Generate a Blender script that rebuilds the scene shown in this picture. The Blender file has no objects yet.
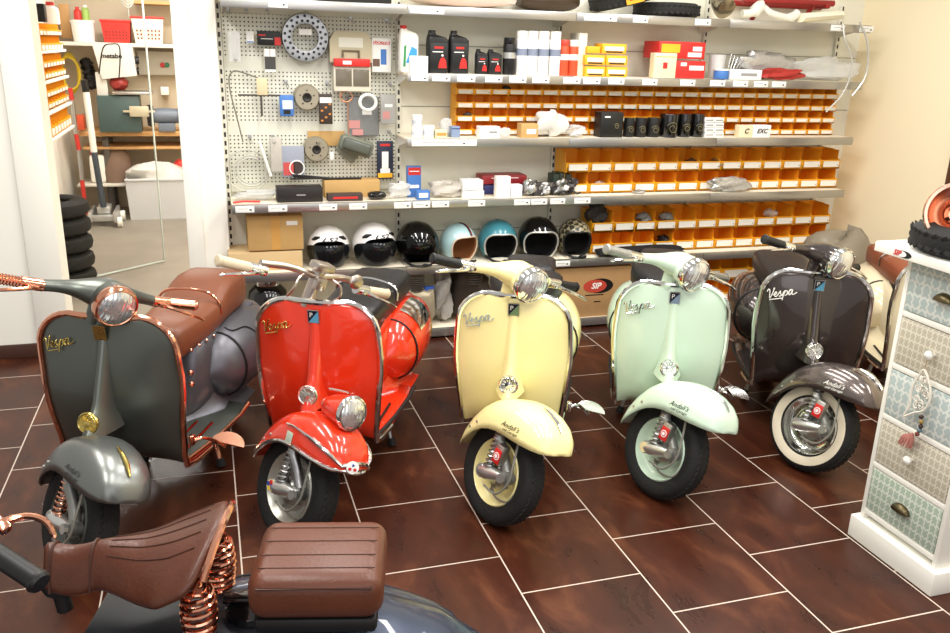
import bpy, bmesh, math, random
from mathutils import Vector, Matrix, Euler
random.seed(7)
PI = math.pi
C = bpy.context.scene.collection
# ------------------------------------------------------------------ camera
F, PITCH, ROLL, YAW, H = 843.77, .3091, .0304, .3100, 1.7586
_fw0 = Vector((math.sin(YAW), math.cos(YAW), 0)); _rt0 = Vector((math.cos(YAW), -math.sin(YAW), 0)); _up0 = Vector((0, 0, 1))
FW = _fw0*math.cos(PITCH) - _up0*math.sin(PITCH)
_up = _up0*math.cos(PITCH) + _fw0*math.sin(PITCH)
RT = _rt0*math.cos(ROLL) + _up*math.sin(ROLL)
UP = _up*math.cos(ROLL) - _rt0*math.sin(ROLL)
CAM = Vector((0, 0, H))
cd = bpy.data.cameras.new('camera'); cam = bpy.data.objects.new('camera', cd); C.objects.link(cam)
cd.sensor_width = 36; cd.lens = F/950*36; cd.clip_start = .02
m = Matrix((RT, UP, -FW)).transposed().to_4x4(); m.translation = CAM
cam.matrix_world = m
bpy.context.scene.camera = cam
def ray(x, y): return FW + RT*((x-475)/F) - UP*((y-316.5)/F)
def at(x, y, Y):
    d = ray(x, y); return CAM + d*(Y/d.y)
def onz(x, y, z):
    d = ray(x, y); return CAM + d*((z-H)/d.z)
def atx(x, y, X):
    d = ray(x, y); return CAM + d*(X/d.x)
# ------------------------------------------------------------------ materials
def lin(c):
    return tuple(((v/255)/12.92 if v/255 <= .04045 else ((v/255+.055)/1.055)**2.4) for v in c)
MATS = {}
def mat(name, rgb, rough=.5, metal=0, coat=0, noise=0, nscale=20, bump=0, bscale=80, alpha=1, emit=0, trans=0, ior=1.45, spec=None):
    if name in MATS: return MATS[name]
    M = bpy.data.materials.new(name); M.use_nodes = True
    nt = M.node_tree; b = nt.nodes['Principled BSDF']
    col = (*lin(rgb), 1)
    b.inputs['Base Color'].default_value = col
    b.inputs['Roughness'].default_value = rough; b.inputs['Metallic'].default_value = metal
    b.inputs['Coat Weight'].default_value = coat; b.inputs['Coat Roughness'].default_value = .04
    b.inputs['Alpha'].default_value = alpha; b.inputs['Transmission Weight'].default_value = trans; b.inputs['IOR'].default_value = ior
    if spec is not None: b.inputs['Specular IOR Level'].default_value = spec
    if emit:
        b.inputs['Emission Color'].default_value = col; b.inputs['Emission Strength'].default_value = emit
    tc = None
    if noise or bump:
        tc = nt.nodes.new('ShaderNodeTexCoord')
    if noise:
        n = nt.nodes.new('ShaderNodeTexNoise'); n.inputs['Scale'].default_value = nscale; n.inputs['Detail'].default_value = 5
        r = nt.nodes.new('ShaderNodeMixRGB'); r.blend_type = 'MIX'
        r.inputs[1].default_value = tuple(min(1, v*(1-noise)) for v in col[:3])+(1,)
        r.inputs[2].default_value = tuple(min(1, v*(1+noise)) for v in col[:3])+(1,)
        nt.links.new(tc.outputs['Object'], n.inputs['Vector']); nt.links.new(n.outputs['Fac'], r.inputs[0]); nt.links.new(r.outputs[0], b.inputs['Base Color'])
    if bump:
        n = nt.nodes.new('ShaderNodeTexNoise'); n.inputs['Scale'].default_value = bscale; n.inputs['Detail'].default_value = 4
        u = nt.nodes.new('ShaderNodeBump'); u.inputs['Strength'].default_value = bump; u.inputs['Distance'].default_value = .005
        nt.links.new(tc.outputs['Object'], n.inputs['Vector']); nt.links.new(n.outputs['Fac'], u.inputs['Height']); nt.links.new(u.outputs['Normal'], b.inputs['Normal'])
    MATS[name] = M
    return M
chrome = mat('chrome', (225, 225, 222), .12, 1)
steel = mat('brushed_steel', (185, 185, 185), .34, 1, noise=.12, nscale=40)
alu = mat('cast_aluminium', (190, 188, 182), .42, 1, noise=.15, nscale=60)
copper = mat('polished_copper', (236, 168, 138), .14, 1)
brass = mat('gold_emblem', (214, 190, 110), .22, 1)
black = mat('black_plastic', (22, 22, 22), .45)
gloss_black = mat('gloss_black', (12, 12, 13), .12, coat=.5)
rubber = mat('tyre_rubber', (26, 26, 25), .75, bump=.5, bscale=120)
vinyl = mat('black_vinyl', (26, 26, 28), .38, bump=.15, bscale=200)
white = mat('white_paint', (238, 236, 228), .5)
paper = mat('white_paper', (240, 240, 236), .7)
card = mat('brown_cardboard', (196, 158, 100), .8, noise=.12, nscale=9)
glass = mat('clear_glass', (255, 255, 255), .02, trans=1, ior=1.03)
def lens_mat():
    M = mat('headlamp_glass', (232, 235, 236), .1, .8, coat=1); nt = M.node_tree; b = nt.nodes['Principled BSDF']
    tc = nt.nodes.new('ShaderNodeTexCoord'); w = nt.nodes.new('ShaderNodeTexWave'); w.inputs['Scale'].default_value = 22; w.inputs['Distortion'].default_value = .6; w.bands_direction = 'X'
    n = nt.nodes.new('ShaderNodeTexVoronoi'); n.inputs['Scale'].default_value = 26
    mx = nt.nodes.new('ShaderNodeMath'); mx.operation = 'ADD'; nt.links.new(w.outputs['Fac'], mx.inputs[0]); nt.links.new(n.outputs['Distance'], mx.inputs[1])
    u = nt.nodes.new('ShaderNodeBump'); u.inputs['Strength'].default_value = .22; u.inputs['Distance'].default_value = .003
    nt.links.new(tc.outputs['Object'], w.inputs['Vector']); nt.links.new(tc.outputs['Object'], n.inputs['Vector']); nt.links.new(mx.outputs[0], u.inputs['Height']); nt.links.new(u.outputs['Normal'], b.inputs['Normal'])
    return M
lensm = lens_mat()
plastic_bag = mat('clear_plastic_bag', (225, 226, 224), .2, alpha=.5, bump=1, bscale=45)
# ------------------------------------------------------------------ mesh tools
def xf(bm, v0, M):
    if M is not None:
        for v in bm.verts[v0:] if isinstance(v0, int) else v0: v.co = M @ v.co
def nb(): return bmesh.new()
def mark(bm):
    bm.verts.ensure_lookup_table(); return len(bm.verts)
def moved(bm, n, M, mi=0, nf=0):
    bm.verts.ensure_lookup_table(); bm.faces.ensure_lookup_table()
    if M is not None:
        for i in range(n, len(bm.verts)): bm.verts[i].co = M @ bm.verts[i].co
    if mi:
        for i in range(nf, len(bm.faces)): bm.faces[i].material_index = mi
def box(bm, c, s, bev=0, M=None, mi=0, seg=2):
    b2 = bmesh.new()
    bmesh.ops.create_cube(b2, size=1)
    for v in b2.verts: v.co = Vector((v.co.x*s[0], v.co.y*s[1], v.co.z*s[2]))
    if bev: bmesh.ops.bevel(b2, geom=list(b2.edges), offset=min(bev, min(s)*.49), segments=seg, affect='EDGES', profile=.5)
    T = Matrix.Translation(Vector(c))
    if M is not None: T = M @ T
    join(bm, b2, T, mi); return bm
def join(bm, b2, M=None, mi=None):
    mp = {}
    for v in b2.verts: mp[v] = bm.verts.new((M @ v.co) if M is not None else v.co)
    for f in b2.faces:
        try:
            g = bm.faces.new([mp[v] for v in f.verts]); g.material_index = f.material_index if mi is None else mi
        except ValueError: pass
    b2.free()
def loft(bm, rows, cu=False, cap=(False, False), mi=0, M=None):
    """rows of points; cu closes each row"""
    R = [[bm.verts.new((M @ Vector(p)) if M is not None else Vector(p)) for p in r] for r in rows]
    n = len(R[0])
    for i in range(len(R)-1):
        for j in range(n if cu else n-1):
            k = (j+1) % n
            f = bm.faces.new((R[i][j], R[i][k], R[i+1][k], R[i+1][j])); f.material_index = mi
    if cap[0]: f = bm.faces.new(R[0][::-1]); f.material_index = mi
    if cap[1]: f = bm.faces.new(R[-1]); f.material_index = mi
    return R
def tube(bm, pts, r, n=10, M=None, mi=0, closed=False, cap=True):
    pts = [Vector(p) for p in pts]
    k = len(pts); rs = r if isinstance(r, (list, tuple)) else [r]*k
    tang = []
    for i in range(k):
        if closed: t = pts[(i+1) % k]-pts[i-1]
        elif i == 0: t = pts[1]-pts[0]
        elif i == k-1: t = pts[-1]-pts[-2]
        else: t = (pts[i+1]-pts[i]).normalized()+(pts[i]-pts[i-1]).normalized()
        if t.length < 1e-9: t = Vector((0, 0, 1))
        tang.append(t.normalized())
    a = Vector((0, 0, 1)) if abs(tang[0].z) < .9 else Vector((1, 0, 0))
    u = tang[0].cross(a).normalized()
    rows = []
    for i in range(k):
        u = (u - tang[i]*u.dot(tang[i]))
        if u.length < 1e-6: u = tang[i].orthogonal()
        u.normalize(); w = tang[i].cross(u)
        rows.append([pts[i]+(u*math.cos(2*PI*j/n)+w*math.sin(2*PI*j/n))*rs[i] for j in range(n)])
    if closed: rows.append(rows[0])
    loft(bm, rows, True, (cap and not closed, cap and not closed), mi, M)
def lathe(bm, prof, n=24, M=None, mi=0, close=False):
    """profile (r,z) about local z"""
    rows = []
    for r, z in prof:
        rows.append([Vector((max(r, 1e-4)*math.cos(2*PI*j/n), max(r, 1e-4)*math.sin(2*PI*j/n), z)) for j in range(n)])
    if close: rows.append(rows[0])
    loft(bm, rows, True, (False, False), mi, M)
def prism(bm, poly, t, M=None, mi=0):
    """2D polygon (x,z) extruded from y=-t/2..t/2"""
    a = [Vector((x, -t/2, z)) for x, z in poly]; b = [Vector((x, t/2, z)) for x, z in poly]
    loft(bm, [a, b], True, (True, True), mi, M)
def blob(bm, c, s, seed=0, amp=.25, n=16, M=None, mi=0, e=1.0):
    rnd = random.Random(seed); ph = [(rnd.uniform(0, 6), rnd.uniform(1, 4), rnd.uniform(1, 4)) for _ in range(4)]
    rows = []
    for i in range(n//2+1):
        t = PI*i/(n//2); row = []
        for j in range(n):
            p = 2*PI*j/n
            k = 1+amp*sum(math.sin(a+b*t*1.7+round(c2)*p) for a, b, c2 in ph)/2.5
            sg = lambda v: math.copysign(abs(v)**e, v)
            row.append(Vector((c[0]+s[0]/2*k*sg(math.sin(t))*sg(math.cos(p)), c[1]+s[1]/2*k*sg(math.sin(t))*sg(math.sin(p)), c[2]+s[2]/2*k*sg(math.cos(t)))))
        rows.append(row)
    loft(bm, rows, True, (False, False), mi, M)
def cat_rom(P, k=6, closed=False):
    P = [Vector(p) for p in P]; n = len(P); out = []
    for i in range(n if closed else n-1):
        g = lambda q: P[q % n] if closed else P[max(0, min(n-1, q))]
        p0, p1, p2, p3 = g(i-1), g(i), g(i+1), g(i+2)
        for s in range(k):
            t = s/k
            out.append(.5*((2*p1)+(p2-p0)*t+(2*p0-5*p1+4*p2-p3)*t*t+(3*p1-p0-3*p2+p3)*t**3))
    if not closed: out.append(P[-1])
    return out
def obj(name, bm, m, parent=None, M=None, smooth=40, label=None):
    """link the bmesh as ONE mesh object; M = world/local placement matrix"""
    bmesh.ops.remove_doubles(bm, verts=bm.verts, dist=1e-5)
    bmesh.ops.recalc_face_normals(bm, faces=bm.faces)
    ca = math.radians(smooth)
    for f in bm.faces: f.smooth = True
    for e in bm.edges:
        if len(e.link_faces) == 2 and e.calc_face_angle(0) > ca: e.smooth = False
    me = bpy.data.meshes.new(name); bm.to_mesh(me); bm.free()
    for q in (m if isinstance(m, (list, tuple)) else [m]): me.materials.append(q)
    o = bpy.data.objects.new(name, me); C.objects.link(o)
    if parent is not None: o.parent = parent
    if M is not None: o.matrix_local = M
    if label: o['label'] = label
    return o
def recentre(o):
    """put a top-level mesh's origin at the base of its own geometry"""
    vs = [v.co for v in o.data.vertices]
    c = Vector(((min(v.x for v in vs)+max(v.x for v in vs))/2, (min(v.y for v in vs)+max(v.y for v in vs))/2, min(v.z for v in vs)))
    o.data.transform(Matrix.Translation(-c)); o.location = o.location + (o.matrix_basis.to_3x3() @ c)
    return o
def tag(o, label, cat, group=None, kind=None):
    o['label'] = label; o['category'] = cat
    if group: o['group'] = group
    if kind: o['kind'] = kind
    return o
def thing(name, label, cat, loc=(0, 0, 0), rz=0, group=None):
    o = bpy.data.objects.new(name, None); C.objects.link(o); o.empty_display_size = .1
    o.location = loc; o.rotation_euler = (0, 0, rz)
    return tag(o, label, cat, group)
def struct(name, bm, m, parent=None, smooth=40):
    o = obj(name, bm, m, parent, smooth=smooth)
    if parent is None: o['kind'] = 'structure'
    return o
def dup(root, loc=None, label=None, group=None):
    r = root.copy(); C.objects.link(r)
    if loc is not None: r.location = loc
    if label: r['label'] = label
    if group: r['group'] = group
    for ch in list(root.children):
        c = ch.copy(); C.objects.link(c); c.parent = r
        for g in ch.children:
            d = g.copy(); C.objects.link(d); d.parent = c
    return r
def text_bm(txt, size, depth=.0008, shear=0, bold=False):
    """flat lettering mesh in the x-z plane facing -y, centred"""
    cu = bpy.data.curves.new('lettering', 'FONT'); cu.body = txt; cu.size = size; cu.extrude = depth; cu.shear = shear
    cu.align_x = 'CENTER'; cu.align_y = 'CENTER'; cu.resolution_u = 3
    if bold: cu.offset = size*.025
    o = bpy.data.objects.new('lettering', cu); C.objects.link(o)
    dg = bpy.context.evaluated_depsgraph_get()
    me = bpy.data.meshes.new_from_object(o.evaluated_get(dg))
    C.objects.unlink(o); bpy.data.objects.remove(o); bpy.data.curves.remove(cu)
    b = bmesh.new(); b.from_mesh(me); bpy.data.meshes.remove(me)
    R = Matrix.Rotation(PI/2, 4, 'X')
    for v in b.verts: v.co = R @ v.co
    return b
def rot(ax, d): return Matrix.Rotation(math.radians(d), 4, ax)
def T(x, y, z): return Matrix.Translation(Vector((x, y, z)))
def align(d, up=(0, 0, 1)):
    """matrix taking local z to direction d"""
    return Vector(d).to_track_quat('Z', 'Y').to_matrix().to_4x4()
# ------------------------------------------------------------------ scooter
RAKE = math.radians(23)
def script_strokes():
    """hand-drawn joined-up lettering for the maker's script, unit height about 1, starting at x=0"""
    V = [(0, .72), (.12, .95), (.25, .8), (.28, .35), (.32, 0), (.5, .35), (.62, .8), (.7, 1.0), (.62, .98), (.66, .8)]
    e = [(.62, .3), (.85, .36), (.95, .5), (.85, .6), (.76, .45), (.78, .2), (.92, .1), (1.1, .3)]
    s = [(1.1, .3), (1.3, .62), (1.3, .4), (1.42, .22), (1.3, .08), (1.2, .16)]
    p = [(1.5, .1), (1.72, .62), (1.62, .1), (1.54, -.35), (1.64, .2), (1.8, .56), (1.98, .5), (1.96, .2), (1.78, .1)]
    a = [(1.98, .2), (2.2, .52), (2.42, .6), (2.24, .6), (2.14, .35), (2.22, .1), (2.4, .3), (2.5, .6), (2.46, .2), (2.6, .1), (2.95, .26)]
    u = [(.3, -.16), (1.0, -.14), (1.5, -.12)]
    return [V, e, s, p, a, u]
def fan_rest(bm, M):
    n = 10
    up = [Vector((.064*math.cos(a), .064*math.sin(a)*.9, .004)) for a in [PI*i/n for i in range(n+1)]]
    dn = [v-Vector((0, 0, .008)) for v in up]
    loft(bm, [up, dn], True, (True, True), 0, M)
def bench(bm, prof, hump=0, M=None):
    """prof: list of (y, half width, z bottom, z top)"""
    rows = []
    for y, w, zb, zt in prof:
        row = []
        for j in range(20):
            a = 2*PI*j/20
            cx, cz = math.cos(a), math.sin(a)
            e = .45
            row.append(Vector((w*math.copysign(abs(cx)**e, cx), y, (zb+zt)/2+(zt-zb)/2*math.copysign(abs(cz)**e, cz))))
        rows.append(row)
    loft(bm, rows, True, (True, True), 0, M)
def scooter(name, label, contact, psi, paint, trim=None, steer=40, seat=None, seat_kind='single', rimm=None, white_wall=False,
            faro=False, grip_m=None, emblem=None, side_m=None, script=True, low=False, crest=None, badge='P', rest=None, scr_col=None, tip=None, piping=None, lever=None, W=.245, hx=0, bx=0, bz=0, flip=1, fender_m=None):
    trim = trim or chrome; seat = seat or vinyl; rimm = rimm or paint; grip_m = grip_m or black; emblem = emblem or chrome
    lever = lever or trim
    rt = thing(name, label, 'scooter')
    A = Vector((0, math.sin(RAKE), math.cos(RAKE))); P = Vector((0, .33, .93))
    S = Matrix.Translation(P) @ Matrix.Rotation(math.radians(steer), 4, A) @ Matrix.Translation(-P)
    # ground the steered wheel
    wc = Vector((0, .012, .205)); WR = .201
    ws = S @ wc; ax = (S.to_3x3() @ Vector((1, 0, 0))).normalized()
    drop = ws.z - WR*math.sqrt(max(0, 1-ax.z**2)) - .004
    psi_r = -math.radians(psi)
    Rz = Matrix.Rotation(psi_r, 4, 'Z')
    off = Rz @ Vector((ws.x, ws.y, 0))
    rt.location = (contact[0]-off.x, contact[1]-off.y, 0)
    rt.rotation_euler = (0, 0, psi_r)
    D = Matrix.Translation((0, 0, -drop))
    SD = D @ S
    # --- leg shield and floor board, one pressed sheet
    path0 = [(.372, .915), (.368, .91), (.364, .90), (.360, .885), (.355, .865), (.349, .84), (.340, .80), (.329, .74), (.318, .67), (.308, .60), (.300, .53), (.296, .46), (.298, .40), (.308, .345), (.330, .30), (.37, .268), (.44, .255), (.56, .252), (.68, .255), (.80, .262), (.90, .275)]
    path = [(y-.012-.058*max(0, z-.40)/.515, .30+(z-.30)*.868 if z > .30 else z) for y, z in path0]
    def ysh(z):
        for i in range(len(path)-1):
            (ya, za), (yb, zb) = path[i], path[i+1]
            if zb <= z <= za: return ya+(yb-ya)*(za-z)/(za-zb)
        return path[0][0]
    def skin(x, z):
        cb = .3+.7*min(1, max(0, (path[0][1]-z)/.22))
        return ysh(z)+.05*cb*min(1, abs(x)/W)**2.6-(.012*cb*(1-(x/W)**2) if z > .45 else 0)
    zt, rc = path[0][1], .115
    rows, edge = [], []
    for y, z in path:
        d = zt-z
        w = W - (rc-math.sqrt(max(0, rc*rc-(rc-d)**2))) if d < rc else W
        if z < .55: w -= (.55-z)*.10
        if z > .62: w -= (z-.62)*.06
        if y > .33 and z < .31: w = W-.028+.03*min(1, max(0, y-.37)/.4)
        n = 28; row = []
        for j in range(n+1):
            u = -1+2*j/n
            cb = .3+.7*min(1, max(0, (zt-z)/.22))
            back = .05*cb*abs(u)**2.6 if z > .33 else .05*abs(u)**2.6*max(0, (z-.26)/.07)
            row.append(Vector((u*w, y+back+(-.012*cb*(1-u*u) if z > .45 else 0), z-(.02*abs(u)**6 if z < .30 else 0))))
        rows.append(row)
    bm = nb(); loft(bm, rows)
    sh = obj('leg_shield', bm, [paint, side_m or paint], rt, D)
    so = sh.modifiers.new('thickness', 'SOLIDIFY'); so.thickness = .006; so.offset = 1
    bm = nb()
    L = [r[0] for r in rows[1:18]][::-1]; Rr = [r[-1] for r in rows[1:18]]
    top = [rows[0][j] for j in range(0, 29, 2)]
    tube(bm, [v+Vector((0, -.003, 0)) for v in L+top+Rr], .0115, 8)
    obj('shield_trim', bm, trim, rt, D)
    # --- floor rails
    bm = nb()
    for x in (-.185, -.12, .12, .185):
        tube(bm, [(x, .40, .268), (x, .52, .262), (x, .70, .262)], .006, 6)
    for s in (-1, 1): tube(bm, [(s*(W-.03), .38, .262), (s*(W-.012), .60, .25), (s*(W+.002), .80, .256), (s*(W+.002), .90, .27)], .009, 8)
    obj('floor_rail', bm, trim if trim is copper else black, rt, D)
    # --- horn cover running down the shield
    rows = []
    zb0, zt0 = .452, zt-.075
    for i in range(17):
        t = i/16
        z = zt0-(zt0-zb0)*t
        w = .012+.018*t+.05*max(0, t-.8)
        h = .010+.062*t**1.6+.08*max(0, t-.7)*2+hx*t
        y0 = ysh(z)-.012
        rows.append([Vector((-w*1.4+2.8*w*j/14, y0-h*max(0, 1-abs(-1+2*j/14)**2.2)**1.1+.004, z)) for j in range(15)])
    b = rows[-1]; rows.append([Vector((v.x*1.05, v.y-.004, v.z-.010)) for v in b]); rows.append([Vector((v.x, ysh(zb0)+.02, v.z-.014)) for v in b])
    bm = nb(); loft(bm, rows); obj('horn_cover', bm, paint, rt, D)
    bm = nb(); MB = T(0, ysh(.50)-.012-.078-hx*.87, .500) @ rot('X', 90-9) @ Matrix.Scale(1.15, 4)
    lathe(bm, [(.031, -.004), (.034, .004), (.031, .009), (.027, .007), (.025, .009), (.012, .008), (.011, .011), (.0, .012)], 28, MB)
    for k in range(12):
        a = PI*2*k/12
        box(bm, (0, 0, 0), (.003, .012, .004), 0, MB @ T(.018*math.cos(a), .018*math.sin(a), .01) @ Matrix.Rotation(a+PI/2, 4, 'Z'))
    obj('horn_badge', bm, emblem, rt, D)
    # --- little badge at the top
    MBd = T(0, ysh(zt-.05)-.020, zt-.05) @ rot('X', 8) @ Matrix.Scale(1.25, 4)
    bm = nb(); prism(bm, [(-.0175, -.021), (.0175, -.021), (.0175, .021), (-.0175, .021)], .004, MBd)
    if badge == 'P':
        prism(bm, [(-.0155, -.019), (.0155, .019), (-.0155, .019)], .006, MBd, 1)
        prism(bm, [(-.0155, -.019), (.0155, -.019), (.0155, .019)], .006, MBd, 2)
        t = text_bm('P', .022, .0004); join(bm, t, MBd @ T(-.006, -.004, .006), 3)
        obj('shield_badge', bm, [alu, mat('badge_navy', (22, 26, 48), .3), mat('badge_'+(tip or 'blue'), {'blue': (95, 170, 205), 'green': (120, 150, 110), 'grey': (130, 150, 175)}[tip or 'blue'], .3), white], rt, D)
    else:
        join(bm, text_bm('Gs', .022, .0004, .3), MBd @ T(0, -.0035, 0), 1)
        obj('shield_badge', bm, [brass, mat('badge_dark', (120, 92, 40), .4)], rt, D)
    if script:
        bm = nb(); sc = .044
        MS = T(-W*.87, 0, zt-.135) @ rot('Y', -15)
        for st in script_strokes():
            q = cat_rom([(x*sc+.25*y*sc, 0, y*sc) for x, y in st], 4)
            q = [MS @ v for v in q]
            q = [Vector((v.x, skin(v.x, v.z)-.009, v.z)) for v in q]
            tube(bm, q, .0024, 5)
        obj('script_emblem', bm, scr_col or emblem, rt, D)
    # --- steered: wheel
    bm = nb(); MW = T(*wc) @ rot('Y', 90)
    R0, hw = .200, .044
    prof = [(.128, -.036), (.15, -.046), (.172, -.049), (.188, -.043), (.198, -.028), (.201, 0), (.198, .028), (.188, .043), (.172, .049), (.15, .046), (.128, .036), (.122, 0)]
    lathe(bm, prof, 48, MW, 0, True)
    for k in range(52):
        a = 2*PI*k/52
        for sgn in (-1, 1):
            box(bm, (0, 0, 0), (.0042, .018, .010), 0, MW @ Matrix.Rotation(a+(.07 if sgn > 0 else 0), 4, 'Z') @ T(.1975, 0, sgn*.021) @ Matrix.Rotation(sgn*.5, 4, 'X') @ rot('Y', sgn*24))
    if white_wall:
        for s in (-1, 1):
            lathe(bm, [(.136, s*.042), (.150, s*.0475), (.170, s*.0500), (.175, s*.0490)], 48, MW, 1)
    tyre_m = [rubber, mat('white_wall', (226, 214, 190), .6)]
    ty = obj('front_tyre', bm, tyre_m, rt, SD)
    bm = nb()
    for s in (-1, 1):
        lathe(bm, [(.131, s*.038), (.126, s*.043), (.121, s*.038), (.112, s*.022), (.098, s*.012), (.085, s*.012), (.078, s*.018), (.05, s*.02)], 36, MW)
    lathe(bm, [(.121, -.036), (.108, -.006), (.108, .006), (.121, .036)], 36, MW)
    obj('front_rim', bm, rimm, rt, SD)
    bm = nb()
    lathe(bm, [(0, -.05), (.03, -.05), (.034, -.044), (.06, -.03), (.066, -.018), (.066, .018), (.03, .04), (0, .042)], 28, MW)
    for k in range(5):
        a = 2*PI*k/5
        lathe(bm, [(.008, -.036), (.008, -.03), (.0, -.03)], 6, MW @ Matrix.Rotation(a, 4, 'Z') @ T(.075, 0, .006))
        box(bm, (0, 0, 0), (.05, .008, .006), .001, MW @ Matrix.Rotation(a, 4, 'Z') @ T(.05, 0, -.034) @ rot('Y', -16))
    obj('brake_drum', bm, alu, rt, SD)
    # fork tube, trailing link, shock (rider's right = viewer's left)
    xs = -.060
    SF = SD @ Matrix.Translation((0, -.048, 0))
    bm = nb()
    tube(bm, cat_rom([(0, .125, .465), (-.02, .11, .43), (-.075, .07, .36), (xs, .02, .29), (xs+.004, -.03, .235)], 4), .02, 12)
    lathe(bm, [(0, -.016), (.026, -.016), (.026, .016), (0, .016)], 16, T(xs, -.032, .232) @ rot('Y', 90))
    obj('fork_tube', bm, steel if faro else mat('fork_grey', (150, 150, 145), .4, .6), rt, SF)
    bm = nb()
    tube(bm, [(xs-.02, -.034, .232), (xs-.018, -.01, .228), (xs-.016, .03, .214), (xs-.013, .07, .200), (xs-.012, .105, .188)], [.015, .020, .026, .029, .02], 12)
    lathe(bm, [(0, -.016), (.024, -.016), (.028, -.010), (.028, .01), (0, .01)], 18, T(xs-.012, .095, .194) @ rot('Y', 90))
    lathe(bm, [(0, -.012), (.018, -.012), (.018, .0), (0, .0)], 8, T(xs-.03, -.034, .232) @ rot('Y', 90))
    obj('link_arm', bm, mat('polished_arm', (222, 222, 218), .28, .85), rt, SF)
    bm = nb()
    spr = [(xs-.016+.019*math.cos(2*PI*t*8), .066+.019*math.sin(2*PI*t*8)-.0*t, .225+.15*t) for t in [i/96 for i in range(97)]]
    tube(bm, spr, .0042, 6)
    sp = obj('shock_spring', bm, copper if trim is copper else steel, rt, SF)
    bm = nb()
    lathe(bm, [(0, 0), (.0125, 0), (.0125, .155), (0, .155)], 12, T(xs-.016, .066, .22))
    if not faro and trim is not copper:
        box(bm, (xs-.026, .018, .305), (.034, .044, .078), .006)
        box(bm, (xs-.0435, .018, .297), (.003, .040, .056), .001, None, 1)
        lathe(bm, [(.015, 0), (.015, .002), (.0, .002)], 18, T(xs-.0445, .018, .297) @ rot('Y', -90), 2)
        lathe(bm, [(.011, 0), (.011, .003), (.0, .003)], 18, T(xs-.0445, .018, .297) @ rot('Y', -90), 1)
        lathe(bm, [(.007, 0), (.007, .004), (.0, .004)], 18, T(xs-.0445, .018, .297) @ rot('Y', -90), 2)
    obj('shock_body', bm, [alu, mat('label_red', (205, 40, 36), .4), paper], rt, SF)
    bm = nb()
    tube(bm, cat_rom([(xs-.01, -.03, .38), (xs-.026, -.062, .30), (xs-.028, -.07, .23), (xs-.03, -.03, .165), (xs-.022, .05, .155)], 5), .0045, 6)
    tube(bm, cat_rom([(xs+.03, .06, .15), (xs+.02, .02, .125), (xs+.02, -.05, .14), (xs+.026, -.07, .19)], 4), .004, 6)
    obj('brake_cable', bm, mat('cable_grey', (140, 138, 128), .5, .3), rt, SF)
    if faro or name == 'mint_scooter':
        bm = nb()
        lathe(bm, [(0, 0), (.022, 0), (.022, .004), (.0, .005)], 20, T(xs-.030, .095, .194) @ rot('Y', -90))
        if faro:
            for k, c in enumerate((1, 2, 1, 3)):
                lathe(bm, [(.009, 0), (.009, .003), (0, .003)], 8, T(xs-.034, .095+.011*math.cos(k*PI/2), .196+.011*math.sin(k*PI/2)) @ rot('Y', -90), c)
        obj('link_cap_sticker', bm, [mat('cream_disc', (222, 208, 160), .4), mat('sticker_blue', (40, 70, 160), .4), mat('label_red', (205, 40, 36), .4), mat('sticker_yellow', (235, 200, 60), .4)], rt, SF)
    SG = SD @ Matrix.Translation(wc) @ Matrix.Rotation(math.radians(-8), 4, 'X') @ Matrix.Translation(-wc+Vector((0, -.015, -.004)))
    # --- steered: fender.  (y, ridge z, skirt z, half width)
    st = [(-.266, .3548, .354, .004), (-.263, .396, .352, .040), (-.252, .426, .350, .066), (-.232, .455, .349, .088), (-.20, .482, .350, .104), (-.15, .503, .352, .116), (-.10, .514, .355, .121), (-.05, .518, .358, .123),
          (0, .515, .358, .122), (.05, .504, .352, .119), (.10, .484, .338, .113), (.15, .452, .314, .104), (.20, .405, .282, .092), (.24, .352, .252, .078), (.27, .290, .228, .060), (.285, .240, .216, .044)]
    st = [(y*.93, max(zr-.004, zs+.0268), zs+.026*(1-max(0, y)*1.2), w*.97) for y, zr, zs, w in st]
    rows = []
    for y, zr, zs, w in st:
        row = []
        for j in range(25):
            a = PI*j/24
            cx, cz = math.cos(a), math.sin(a)
            row.append(Vector((-w*math.copysign(abs(cx)**.62, cx), y, zs+(zr-zs)*abs(cz)**.78)))
        rows.append(row)
    bm = nb(); loft(bm, rows)
    fo = obj('front_fender', bm, fender_m or paint, rt, SG)
    so = fo.modifiers.new('thickness', 'SOLIDIFY'); so.thickness = .004
    def fend(y, u):
        """point on the fender skin; u -1..1 across"""
        for i in range(len(st)-1):
            if st[i][0] <= y <= st[i+1][0]:
                k = (y-st[i][0])/(st[i+1][0]-st[i][0]); break
        zr, zs, w = [st[i][q]*(1-k)+st[i+1][q]*k for q in (1, 2, 3)]
        a = PI/2*(1+u); cx, cz = math.cos(a), math.sin(a)
        return Vector((w*math.copysign(abs(cx)**.62, -cx) if False else -w*math.copysign(abs(cx)**.62, cx), y, zs+(zr-zs)*abs(cz)**.78))
    if not faro:
        bm = nb()
        q = [fend(-.215+.12*t, 0)+Vector((0, -.002, .005)) for t in [i/8 for i in range(9)]]
        tube(bm, q, [.003, .006, .0075, .0075, .007, .006, .005, .004, .002], 8)
        obj('fender_crest', bm, crest or trim, rt, SG)
    for y in (.13, .175):
        p = fend(y, -.86)
        bm = nb(); lathe(bm, [(.006, 0), (.005, .004), (0, .005)], 8, T(*p) @ rot('Y', -90))
        obj('fender_bolt', bm, alu, rt, SG)
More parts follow.
